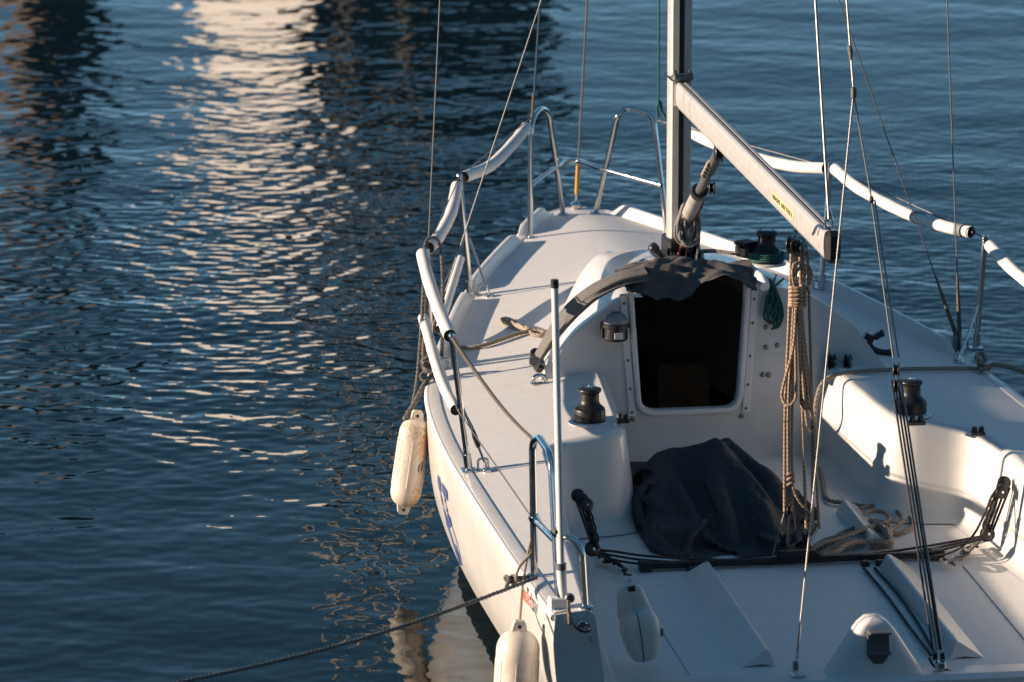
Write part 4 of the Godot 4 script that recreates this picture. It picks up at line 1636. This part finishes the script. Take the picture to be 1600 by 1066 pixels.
# ---------------------------------------------------------------- lines and loose gear
func ropes() -> void:
	var g: Geo
	# mainsheet between the boom and the traveller car, with its tail hanked up
	var bk := px(1243, 374, 0.0)
	var Z0 := 2.35
	var t := thing("mainsheet", "flecked tan mainsheet hanging from the boom with a wrapped hank", "rope", Vector3(0.02, 0.56, Z0))
	g = Geo.new()
	tube(g, spline([bk + Vector3(0, 0.10, 0), bk + Vector3(0, 0.02, 0)], 0.02), 0.008, 8)
	part("shackle", g, M.stainless, t)
	block(t, bk + Vector3(-0.012, -0.02, 0), 0.036, Vector3(0.8, 0, 0.6), "block")
	block(t, bk + Vector3(0.022, -0.035, 0.01), 0.034, Vector3(0.8, 0, 0.6), "block")
	var falls := [
		[[1237, 388, 2.34], [1232, 520, 2.35], [1227, 640, 2.35], [1226, 800, 2.35]],
		[[1243, 392, 2.34], [1241, 520, 2.35], [1238, 640, 2.35], [1238, 798, 2.35]],
		[[1250, 392, 2.36], [1254, 500, 2.36], [1264, 590, 2.36], [1273, 690, 2.36], [1280, 826, 2.35]],
		[[1256, 390, 2.36], [1252, 520, 2.36], [1254, 640, 2.36], [1260, 828, 2.35]],
		[[1262, 392, 2.34], [1266, 520, 2.35], [1269, 640, 2.35], [1270, 826, 2.35]],
		[[1246, 388, 2.33], [1236, 560, 2.34], [1232, 640, 2.34], [1232, 745, 2.34]],
	]
	for a in falls:
		g = Geo.new()
		tube(g, spline(zs(a), 0.05), 0.0062, 7)
		part("fall", g, M.sheet, t)
	# the hank: a wrapped head with long loops below it
	g = Geo.new()
	for k in 6:
		var ring := []
		var cc := pz(1246, 450 + k * 5.2, 2.37)
		for j in 15:
			var a := TAU * j / 14.0
			ring.append(cc + Vector3(0.03 * cos(a), 0.004 * sin(a * 0.5 + k), 0.022 * sin(a)))
		tube(g, ring, 0.0072, 7, false)
	part("wrapping", g, M.sheet, t)
	var loops := [
		[[1244, 470], [1240, 540], [1225, 600], [1222, 620], [1230, 634], [1242, 626], [1244, 600], [1243, 520], [1246, 470]],
		[[1248, 470], [1250, 540], [1252, 600], [1252, 632], [1258, 640], [1262, 628], [1259, 560], [1251, 470]],
		[[1242, 448], [1238, 425], [1243, 412], [1254, 412], [1258, 428], [1252, 448]],
		[[1246, 448], [1243, 430], [1250, 418], [1262, 415], [1268, 430], [1262, 450], [1255, 462]],
		[[1250, 470], [1256, 560], [1266, 640], [1272, 670], [1262, 665], [1254, 580], [1248, 475]],
	]
	for a in loops:
		g = Geo.new()
		var q := []
		for k in a.size(): q.append(pz(a[k][0], a[k][1], 2.37 + 0.012 * sin(k * 1.7)))
		tube(g, spline(q, 0.02), 0.0064, 7)
		part("loop", g, M.sheet, t)
	g = Geo.new()
	for k in 3:
		var ring := []
		var cc := pz(1234, 742 + k * 6, 2.345)
		for j in 13:
			var a := TAU * j / 12.0
			ring.append(cc + Vector3(0.016 * cos(a), 0.006 * sin(a + k), 0.014 * sin(a)))
		tube(g, ring, 0.0065, 6, false)
	tube(g, spline(zs([[1236, 750, 2.35], [1244, 775, 2.36], [1258, 795, 2.36], [1272, 806, 2.37]]), 0.02), 0.006, 6)
	part("knot", g, M.sheet, t)
	block(t, pz(1235, 797, 2.345), 0.026, Vector3(1, 0, 0.4), "block")
	g = Geo.new()
	tube(g, [pz(1226, 802, 2.34), pz(1208, 868, 2.33)], 0.004, 6)
	tube(g, [pz(1233, 806, 2.34), pz(1228, 866, 2.34)], 0.004, 6)
	tube(g, [pz(1241, 806, 2.34), pz(1243, 830, 2.34)], 0.004, 6)
	part("tail", g, M.tan_rope, t)

	# thick laid rope from the starboard stanchion across the block into the cockpit, coiled on the floor
	t = thing("laid_rope", "thick grey tan laid rope running over starboard coaming into a floor coil", "rope", pf(1380, 815))
	g = Geo.new()
	var q := []
	for a in [[1546, 577], [1500, 576], [1420, 577], [1350, 580], [1310, 585]]: q.append(pd(a[0], a[1], 0.014))
	q.append(pz(1288, 596, 1.08))
	q.append(pz(1277, 620, 1.10))
	q.append(pz(1273, 660, 1.12))
	q.append(pf(1276, 715, 0.02))
	for a in [[1286, 752, 0.015], [1293, 780, 0.015], [1322, 786, 0.015], [1355, 792, 0.015], [1386, 795, 0.015], [1416, 804, 0.015], [1427, 820, 0.012], [1408, 833, 0.012], [1376, 834, 0.014], [1348, 824, 0.018], [1334, 808, 0.022], [1346, 795, 0.026], [1372, 790, 0.03], [1400, 798, 0.03], [1410, 814, 0.03], [1392, 828, 0.03], [1364, 826, 0.034], [1346, 814, 0.036], [1358, 800, 0.036], [1380, 800, 0.036], [1390, 812, 0.036], [1374, 820, 0.038], [1360, 812, 0.04]]: q.append(pf(a[0], a[1], a[2]))
	rope(g, spline(q, 0.012), 0.0095)
	part("coil", g, M.tan_rope, t)
	g = Geo.new()
	var knot := [[1540, 575, 0.02], [1532, 566, 0.05], [1526, 558, 0.06], [1534, 552, 0.07], [1540, 562, 0.05], [1530, 570, 0.03], [1536, 578, 0.02], [1552, 570, 0.04], [1570, 572, 0.04], [1592, 578, 0.03], [1640, 600, 0.0]]
	q = []
	for a in knot: q.append(pd(a[0], a[1], a[2]))
	rope(g, spline(q, 0.01), 0.011)
	part("knot", g, M.tan_rope, t)
	# the thicker pale bundle lying beside the coil
	t = thing("rope_bundle", "pale laid rope bundle lying beside the traveller car", "rope", pf(1320, 850))
	for k in 4:
		g = Geo.new()
		q = []
		for a in [[1272, 858], [1292, 852], [1318, 840], [1345, 828], [1368, 820], [1384, 828], [1386, 846], [1370, 852], [1352, 842], [1330, 846], [1302, 858], [1278, 866]]:
			q.append(pf(a[0] + rng.randf_range(-9, 9), a[1] + rng.randf_range(-5, 5), 0.013 + 0.012 * k + rng.randf_range(0, 0.012)))
		rope(g, spline(q, 0.012), 0.011)
		part("strand", g, M.tan_rope, t)
	# traveller control lines: across the cockpit and up to the blocks on each coaming
	t = thing("control_lines", "dark control lines stretched over the traveller track", "rope", Vector3(0, 0.5, 2.33))
	var TL := zs([[918, 858, 2.30], [960, 862, 2.30], [1010, 869, 2.31], [1100, 874, 2.31], [1220, 876, 2.32], [1320, 870, 2.31], [1420, 858, 2.30], [1536, 838, 2.28]])
	for k in 3:
		g = Geo.new()
		q = []
		for i in TL.size(): q.append(TL[i] + Vector3(0, -0.015 * k + (0.012 * k if i == 0 or i == TL.size() - 1 else 0.0), 0.008 * k))
		tube(g, spline(q, 0.04), 0.0052, 6)
		part("line", g, M.dark_rope, t)
	for s in [0, 1]:
		var top: Vector3 = [pz(905, 777, 2.26), pz(1572, 757, 2.32)][s]
		var low: Vector3 = [pz(926, 858, 2.30), pz(1543, 835, 2.28)][s]
		for k in 3:
			block(t, top + Vector3([0.012, -0.012][s] * k, -0.012 * k, 0.028 * (k - 1)), 0.026, Vector3(0.2, 0.2, 1), "block")
		block(t, low, 0.03, Vector3(0.3, 0.3, 1), "block")
		block(t, low + Vector3(0.0, 0.045, 0.0), 0.022, Vector3(1, 0.3, 0.3), "block")
		for k in 3:
			g = Geo.new()
			tube(g, [top + Vector3(0.01 * k - 0.01, -0.01, 0.02 * (k - 1)), low + Vector3(0.008 * k, 0.01, 0.012 * (k - 1))], 0.005, 6)
			part("line", g, M.dark_rope, t)
		# chained-up tail: links of doubled rope
		g = Geo.new()
		for k in 9:
			var c := top.lerp(low, 0.1 + k * 0.095) + Vector3([0.02, -0.025][s], 0, 0.012)
			var ring := []
			var dn := (low - top).normalized()
			for j in 13:
				var a := TAU * j / 12.0
				var sd := Vector3(0, 0, 1) if k % 2 == 0 else dn.cross(Vector3(0, 0, 1)).normalized()
				ring.append(c + dn * 0.024 * cos(a) + sd * 0.011 * sin(a))
			tube(g, ring, 0.0045, 6, false)
		part("chained_tail", g, M.dark_rope, t)
		# the rest lies in a tangle by the track's end
		g = Geo.new()
		var r := RandomNumberGenerator.new()
		r.seed = 40 + s
		var e0: Array = [[930, 862], [985, 893]] if s == 0 else [[1540, 842], [1480, 880]]
		q = []
		for k in 30:
			var f := k / 29.0
			q.append(pf(lerpf(e0[0][0], e0[1][0], f) + r.randf_range(-11, 11), lerpf(e0[0][1], e0[1][1], f) + r.randf_range(-7, 7), 0.012 + r.randf_range(0, 0.035)))
		tube(g, spline(q, 0.01), 0.005, 6)
		part("tangle", g, M.dark_rope if s == 0 else M.grey_rope, t)
	g = Geo.new()
	tube(g, spline(zs([[1563, 758, 2.33], [1550, 775, 2.33], [1540, 800, 2.36], [1520, 838, 2.40], [1490, 862, 2.42], [1440, 872, 2.42], [1400, 870, 2.40]]), 0.03), 0.005, 6)
	part("tail", g, M.dark_rope, t)
	g = Geo.new()
	for k in 2:
		tube(g, spline([pf(1350 + k * 17, 888, 0.008), pf(1385 + k * 19, 930, 0.008), pf(1420 + k * 17, 978, 0.008), pf(1455 + k * 8, 1024, 0.012)], 0.03), 0.006, 6)
	part("tail", g, M.dark_rope, t)

	# green line hanging from the roof winch
	var wc := Vector3(0.34, 1.26, 0.22)
	t = thing("green_line", "dark green line wound on the coachroof winch and hanging in loops", "rope", wc)
	g = Geo.new()
	for k in 4:
		var ring := []
		for j in 19:
			var a := TAU * j / 18.0
			ring.append(wc + Vector3(0.074 * cos(a), -0.015 + 0.009 * k + 0.004 * sin(a), 0.074 * sin(a)))
		tube(g, ring, 0.0055, 6, false)
	part("turns", g, M.green_rope, t)
	for a in [[[1182, 424], [1195, 436], [1206, 446], [1212, 470], [1214, 512]], [[1190, 436], [1204, 446], [1196, 480], [1195, 498], [1206, 505], [1213, 490], [1210, 450]], [[1200, 432], [1208, 446], [1218, 480], [1219, 508], [1205, 514]], [[1212, 430], [1208, 446], [1206, 480], [1210, 512]], [[1184, 432], [1206, 447], [1224, 436]], [[1210, 446], [1222, 480], [1222, 500], [1214, 506], [1210, 480]]]:
		g = Geo.new()
		q = []
		for k in a.size(): q.append(pz(a[k][0], a[k][1], 0.83 - 0.5 * (1.0 - smoothstep(424, 450, a[k][1])) * 0.9))
		tube(g, spline(q, 0.015), 0.0055, 6)
		part("loop", g, M.green_rope, t)

	for k in 5:
		g = Geo.new()
		var w := rng.randf_range(-9, 9)
		var dn := rng.randf_range(30, 62)
		q = [pz(1207 + rng.randf_range(-3, 3), 444, 0.70), pz(1206 + w, 446 + dn * 0.5, 0.83), pz(1209 + w * 0.8, 446 + dn, 0.835), pz(1214 + w * 0.5, 446 + dn * 0.8, 0.84), pz(1212, 448, 0.72)]
		tube(g, spline(q, 0.015), 0.0058, 6)
		part("loop", g, M.green_rope, t)
	# grey line coiled on the kicker
	t = thing("grey_coil", "grey line coiled and hung on the kicker at the mast", "rope", pz(1074, 350, 0.2))
	var r2 := RandomNumberGenerator.new()
	r2.seed = 5
	for k in 22:
		g = Geo.new()
		q = []
		var w := r2.randf_range(4, 19)
		var hh := r2.randf_range(28, 34)
		var lean := r2.randf_range(-6, 5)
		for j in 17:
			var a := TAU * j / 16.0
			q.append(pz(1075 + w * sin(a) * (1.0 - 0.3 * cos(a)) - lean * cos(a), 351 - hh * cos(a), 0.17 + 0.05 * r2.randf_range(-0.4, 0.4) + 0.004 * k))
		tube(g, spline(q, 0.015), 0.006, 7, false)
		part("loop", g, M.coil_rope, t)
	g = Geo.new()
	tube(g, spline(zs([[1092, 325, 0.25], [1089, 345, 0.22], [1093, 370, 0.20], [1090, 395, 0.2], [1088, 413, 0.25]]), 0.02), 0.005, 6)
	tube(g, spline(zs([[1108, 288, 0.5], [1101, 305, 0.4], [1095, 325, 0.3]]), 0.02), 0.009, 6)
	part("tail", g, M.grey_rope, t)
	g = Geo.new()
	tube(g, spline(zs([[1104, 292, 0.46], [1098, 310, 0.36], [1091, 335, 0.27], [1088, 352, 0.24]]), 0.02), 0.006, 6)
	part("tail", g, M.orange_line, t)

	# spliced eye of a tan line lying on the side deck
	t = thing("eye_splice_line", "tan line with a spliced eye lying on port side deck", "rope", pd(815, 515))
	g = Geo.new()
	q = []
	for a in [[690, 535], [720, 543], [750, 541], [785, 530], [815, 520], [838, 517], [851, 519], [846, 524], [832, 522], [826, 513], [810, 509], [795, 506], [786, 503], [784, 499], [792, 498], [802, 502], [812, 508]]: q.append(pd(a[0], a[1], 0.012))
	rope(g, spline(q, 0.012), 0.0095)
	part("line", g, M.tan_rope, t)
	g = Geo.new()
	q = []
	for a in [[788, 501], [798, 505], [812, 510], [826, 515]]: q.append(pd(a[0], a[1], 0.02))
	rope(g, spline(q, 0.012), 0.014, 0.03)
	part("splice", g, M.pale_rope, t)

	# mooring line from the quarter towards the quay
	t = thing("mooring_line", "taut grey brown mooring line from port quarter across the water", "rope", pd(838, 902))
	g = Geo.new()
	var m0 := pd(838, 903, 0.02)
	var m1 := py(285, 1066, 0.9)
	q = []
	for k in 41:
		var f := k / 40.0 * 1.9
		var w := m0.lerp(m1, f)
		q.append(w + Vector3(0, -0.035 * sin(minf(f, 1.0) * PI), 0))
	rope(g, spline(q, 0.03), 0.0085, 0.06)
	part("line", g, M.grey_rope, t)
	g = Geo.new()
	tube(g, zs([[790, 909, 3.6], [810, 905, 3.6], [838, 902, 3.61]]), 0.012, 8)
	for k in 2:
		var ring := []
		var cc := pz(792 + k * 10, 909 - k * 1, 3.6)
		for j in 13:
			var a := TAU * j / 12.0
			ring.append(cc + Vector3(0.006 * sin(a * 2.0), 0.02 * sin(a), 0.02 * cos(a)))
		tube(g, ring, 0.006, 6, false)
	part("hitch", g, M.grey_rope, t)

	# halyards made fast to the pulpit
	t = thing("blue_halyard", "blue halyard made fast to the port pulpit hoop", "rope", pz(830, 186, -1.87))
	g = Geo.new()
	tube(g, [pz(835, 145, -1.87), pz(846, -30, -1.70), Vector3(0, 9.7, -0.08)], 0.0055, 7)
	part("line", g, M.blue_rope, t)
	g = Geo.new()
	tube(g, spline([pz(830, 190, -1.87), pz(832, 175, -1.87), pz(834, 145, -1.87)], 0.02), [0.008, 0.006], 7)
	part("knot", g, M.webbing, t)
	t = thing("green_halyard", "thin green halyard made fast to the starboard pulpit hoop", "rope", pz(1028, 182, -1.88))
	g = Geo.new()
	tube(g, [pz(1029, 160, -1.88), pz(1030, -30, -1.75), Vector3(0.02, 9.7, -0.08)], 0.0045, 7)
	part("line", g, M.green_rope, t)
	g = Geo.new()
	tube(g, spline([pz(1028, 183, -1.88), pz(1027, 168, -1.88), pz(1032, 158, -1.88), pz(1034, 172, -1.88), pz(1040, 186, -1.86)], 0.02), 0.006, 7)
	part("knot", g, M.green_rope, t)
	# lines hung over the guardrail at the fender
	t = thing("fender_rope", "grey laid rope looped over the guardrail and knotted above the fender", "rope", pz(668, 590, 0.6))
	g = Geo.new()
	rope(g, spline(zs([[690, 560, 0.35], [692, 470, 0.33], [690, 400, 0.32], [684, 376, 0.34], [674, 372, 0.37], [664, 384, 0.42], [662, 440, 0.46], [659, 500, 0.5], [652, 590, 0.58], [644, 640, 0.66]]), 0.015), 0.0085)
	part("line", g, M.grey_rope, t)
	g = Geo.new()
	rope(g, spline(zs([[684, 578, 0.5], [676, 585, 0.55], [664, 600, 0.6], [650, 626, 0.66], [638, 646, 0.7], [632, 656, 0.72]]), 0.015), 0.0115)
	for k in 5:
		var ring := []
		var cc := pz(668 + 3 * (k % 3), 566 + 8 * k, 0.52 + 0.02 * (k % 2))
		for j in 13:
			var a := TAU * j / 12.0
			ring.append(cc + Vector3(0.026 * cos(a + k), 0.022 * sin(a), 0.018 * sin(a + k * 1.4)))
		tube(g, ring, 0.007, 6, false)
	part("knot", g, M.grey_rope, t)

func fenders() -> void:
	# two inflatable fenders: cylinders with rounded ends and an eye at each end
	for a in [[pz(651, 655, 0.72), pz(631, 790, 0.72), 0.064, "scuffed off white fender with rust stains hanging amidships"], [pz(811, 985, 3.95), pz(800, 1180, 3.95), 0.078, "clean off white fender hanging from the port quarter"]]:
		var c0: Vector3 = a[0]
		var c1: Vector3 = a[1]
		var t := thing("fender", a[3], "fender", c1, "fenders hanging along the port side")
		var d := (c1 - c0).normalized()
		var b := basis_y(-d)
		var L := c0.distance_to(c1)
		var r: float = a[2]
		var g := Geo.new()
		var prof := [Vector2(0.018, L / 2 + 0.005)]
		for k in 9:
			var f := PI / 2 * k / 8.0
			prof.append(Vector2(0.016 + (r - 0.016) * sin(f), L / 2 - r * 0.95 + r * 0.95 * cos(f)))
		for k in 7: prof.append(Vector2(r, lerpf(L / 2 - r * 1.0, -L / 2 + r * 1.0, k / 6.0)))
		for k in range(8, -1, -1):
			var f := PI / 2 * k / 8.0
			prof.append(Vector2(0.016 + (r - 0.016) * sin(f), -L / 2 + r * 0.95 - r * 0.95 * cos(f)))
		prof.append(Vector2(0.018, -L / 2 - 0.005))
		lathe(g, prof, (c0 + c1) / 2, b, 40, false)
		part("body", g, M.stained_fender if r < 0.07 else M.fender, t)
		for s in [0, 1]:
			var e: Vector3 = [c0, c1][s]
			var o: Vector3 = [-d, d][s]
			g = Geo.new()
			var ob := basis_y(o)
			prism(g, PackedVector2Array([Vector2(-0.03, -0.012), Vector2(0.03, -0.012), Vector2(0.022, 0.028), Vector2(0.016, 0.036), Vector2(-0.016, 0.036), Vector2(-0.022, 0.028)]), func(q): return e + ob.x * q.x + o * q.y - ob.z * 0.014, ob.z * 0.028)
			var eyepiece := part("eye", g, M.fender, t)
			g = Geo.new()
			for sd in [-1, 1]:
				lathe(g, [Vector2(0, 0.001), Vector2(0.007, 0.001), Vector2(0.007, -0.01)], e + o * 0.016 + ob.z * 0.0145 * sd, basis_y(ob.z * sd), 12)
			part("hole", g, M.dark_panel, eyepiece)
		# moulded ribs along the body
		for k in 8:
			var an := TAU * k / 8.0 + 0.2
			g = Geo.new()
			var rad := b.x * cos(an) + b.z * sin(an)
			tube(g, [(c0 + c1) / 2 + rad * (r - 0.001) - d * L * 0.27, (c0 + c1) / 2 + rad * (r - 0.001) + d * L * 0.27], 0.0028, 6)
			part("rib", g, M.fender, t)
	var t2 := thing("fender_lanyard", "thin tan lanyard holding the quarter fender to the pushpit", "rope", pz(838, 815, 3.6))
	var g2 := Geo.new()
	tube(g2, spline(zs([[838, 815, 3.6], [828, 850, 3.6], [818, 905, 3.62], [813, 960, 3.8], [811, 985, 3.95]]), 0.03), 0.005, 6)
	tube(g2, spline(zs([[836, 820, 3.6], [832, 860, 3.6], [812, 885, 3.62], [806, 903, 3.62], [807, 912, 3.62]]), 0.03), 0.0055, 6)
	part("line", g2, M.tan_rope, t2)
	g2 = Geo.new()
	for k in 3:
		var ring := []
		for j in 13:
			var a := TAU * j / 12.0
			ring.append(pz(812, 972 + k * 5, 3.93) + Vector3(0.013 * cos(a), 0.004 * sin(a + k), 0.013 * sin(a)))
		tube(g2, ring, 0.005, 6, false)
	part("knot", g2, M.tan_rope, t2)

func loose_gear(boat: Node3D) -> void:
	var g: Geo
	# white pole with a black cap, clamped to the pushpit
	var p0 := pz(880, 945, 4.06)
	var p1 := pz(867, 450, 4.04)
	var pm := pz(876.5, 885, 4.06)
	var t := thing("white_pole", "slim white pole with black cap standing in the pushpit", "pole", p0)
	g = Geo.new()
	tube(g, [pm, p1], 0.0125, 14)
	part("pole", g, M.white_plastic, t)
	g = Geo.new()
	tube(g, [p1, p1 + (p1 - p0).normalized() * 0.03], 0.014, 14)
	part("cap", g, M.black_plastic, t)
	g = Geo.new()
	tube(g, [p0, pm], 0.017, 14)
	box(g, p0 + Vector3(-0.015, 0.0, 0.0), Vector3(0.075, 0.06, 0.05), 0.006)
	part("socket", g, M.white_plastic, t)
	g = Geo.new()
	tube(g, [pm + Vector3(0, -0.012, 0), pm + Vector3(0, 0.012, 0)], 0.019, 14)
	box(g, pz(870, 830, 4.05), Vector3(0.03, 0.02, 0.03), 0.005)
	part("clamp", g, M.dark_aluminium, t)
	g = Geo.new()
	lathe(g, [Vector2(0, 0.01), Vector2(0.014, 0.01), Vector2(0.018, 0.006), Vector2(0.018, -0.006), Vector2(0.0, -0.01)], pz(890, 935, 4.12), Basis(Vector3.RIGHT, PI / 2), 20)
	box(g, pz(889, 957, 4.14), Vector3(0.014, 0.09, 0.012), 0.004, Basis(Vector3.BACK, 0.06))
	part("locking_lever", g, M.wire, t)
	# rounded white canister strapped inside the quarter
	var c := pz(1001, 990, 3.60)
	var cb := Basis(Vector3.BACK, 0.14)
	t = thing("white_canister", "rounded white plastic canister with handle inside the port quarter", "canister", c - Vector3(0, 0.1, 0))
	g = Geo.new()
	var rows := []
	for k in 29:
		var f := PI * k / 28.0
		var yy := -0.098 * signf(cos(f)) * pow(absf(cos(f)), 0.75)
		var w := pow(sin(f), 0.42)
		var row := PackedVector3Array()
		for j in 36:
			var a := TAU * j / 36.0
			var bulge := 1.0 + 0.10 * sin((yy + 0.03) * 28.0)
			row.append(c + cb * Vector3(0.066 * bulge * w * signf(cos(a)) * pow(absf(cos(a)), 0.7), yy, 0.085 * w * signf(sin(a)) * pow(absf(sin(a)), 0.75)))
		rows.append(row)
	g.grid(rows, true)
	part("body", g, M.cream_plastic, t)
	g = Geo.new()
	var grip := rounded([c + cb * Vector3(-0.045, 0.07, 0), c + cb * Vector3(-0.036, 0.165, 0), c + cb * Vector3(-0.004, 0.168, 0), c + cb * Vector3(0.022, 0.075, 0)], 0.03)
	tube(g, grip, 0.017, 12, true, 1.9)
	part("handle", g, M.cream_plastic, t)
	g = Geo.new()
	box(g, c + cb * Vector3(-0.012, 0.178, 0.012), Vector3(0.03, 0.018, 0.03), 0.004, cb)
	part("catch", g, M.black_plastic, t)
	g = Geo.new()
	lathe(g, [Vector2(0, 0.012), Vector2(0.014, 0.011), Vector2(0.018, 0.0)], c + cb * Vector3(0.066, 0.0, 0.03), basis_y(Vector3(1, 0.1, 0.5)), 16)
	part("bung", g, M.dark_panel, t)
	g = Geo.new()
	var seam := []
	for k in 27:
		var f := lerpf(0.12, 0.93, k / 26.0) * PI
		seam.append(c + cb * Vector3(-0.012, -0.098 * signf(cos(f)) * pow(absf(cos(f)), 0.75), 0.0855 * pow(sin(f), 0.42)))
	tube(g, seam, 0.0018, 6)
	part("seam", g, M.dark_panel, t)

func hull_hit(u: float, v: float) -> Vector3:   # where a direction meets the port topside
	var d := ray(u, v)
	var best := Vector3.ZERO
	var lo := 17.0
	var hi := 27.0
	var last := 1.0
	for k in 500:
		var s := lerpf(lo, hi, k / 499.0)
		var p := eye + d * s
		if p.z > 4.13 or p.z < -2.5 or p.y > sheer(p.z): continue
		# half beam of the hull at that height
		var q0 := 0.0
		var q1 := 0.72
		for j in 14:
			var qm := (q0 + q1) / 2
			if hull_point(p.z, -1, qm).y > p.y: q0 = qm
			else: q1 = qm
		var hx := hull_point(p.z, -1, (q0 + q1) / 2).x
		if p.x > hx:
			best = Vector3(hx, p.y, p.z)
			return best
	return best

func markings(boat: Node3D) -> void:
	# blue lettering along the topside, in paint
	var shapes := [
		[[685.5, 741], [688.2, 748.7], [691, 770], [687.8, 766], [685.3, 752]],
		[[691, 753], [699.4, 768], [700.8, 784], [696.3, 776], [693, 770]],
		[[700.2, 801], [704.9, 809.5], [706.8, 820], [703.9, 826], [700.9, 820]],
	]
	for l in [[[688.6, 766], [700.0, 819.6], [720, 882]], [[694.6, 772], [701.0, 803]], [[705.8, 818], [716, 850], [722.5, 884]], [[712, 850], [721, 884]]]:
		for i in l.size() - 1:
			for k in 6:
				var x0 := lerpf(l[i][0], l[i + 1][0], k / 6.0)
				var y0 := lerpf(l[i][1], l[i + 1][1], k / 6.0)
				var x1 := lerpf(l[i][0], l[i + 1][0], (k + 1) / 6.0)
				var y1 := lerpf(l[i][1], l[i + 1][1], (k + 1) / 6.0)
				shapes.append([[x0 - 0.65, y0], [x0 + 0.65, y0], [x1 + 0.65, y1], [x1 - 0.65, y1]])
	var strokes := Geo.new()
	for s in shapes:
		var poly := PackedVector2Array()
		for a in s: poly.append(Vector2(a[0], a[1]))
		var g := strokes
		var ids := Geometry2D.triangulate_polygon(poly)
		for k in range(0, ids.size(), 3):
			var q := []
			for j in 3: q.append(hull_hit(poly[ids[k + j]].x, poly[ids[k + j]].y) + Vector3(-0.004, 0.001, 0.0))
			if q[0].z != 0.0 and q[1].z != 0.0 and q[2].z != 0.0: g.tri(q[0], q[1], q[2])
	part("blue_lettering", strokes, M.blue_ink, boat)
	# small red and grey lettering by the quarter
	var fnt := SystemFont.new()
	fnt.font_names = PackedStringArray(["Droid Sans"])
	fnt.font_weight = 700
	var a0 := hull_hit(819, 927)
	var a1 := hull_hit(842, 953)
	var word := ["MEAST", "ZER"]
	for k in 2:
		var tm := TextMesh.new()
		tm.text = word[k]
		tm.font = fnt
		tm.font_size = 32
		tm.pixel_size = 0.0016
		tm.depth = 0.001
		var o := MeshInstance3D.new()
		o.name = "lettering"
		o.mesh = tm
		o.material_override = [M.red_ink, M.grey_ink][k]
		boat.add_child(o, true)
		var d := (a1 - a0).normalized()
		var u := Vector3.UP
		var f := lerpf(0.0, 1.0, [0.32, 0.82][k])
		o.transform = Transform3D(Basis(d, u, d.cross(u)) * Basis.from_scale(Vector3(a0.distance_to(a1) * [0.62, 0.36][k] / maxf(0.01, tm.get_aabb().size.x), 1.0, 1.0)), a0.lerp(a1, f) + Vector3(-0.006, 0, 0) - boat.position)

func _ready() -> void:
	rng.seed = 7
	light_and_lens()
	materials()
	water()
	far_shore()
	var boat := thing("sailboat", "white sailing yacht moored with boom over its open cockpit", "sailboat", Vector3(0, WATER, 1.0))
	make_hull(boat)
	make_deck(boat)
	make_roof(boat)
	make_fittings(boat)
	make_rails(boat)
	make_rig(boat)
	mast_gear(boat)
	sprayhood(boat)
	markings(boat)
	tarpaulin()
	ropes()
	fenders()
	loose_gear(boat)
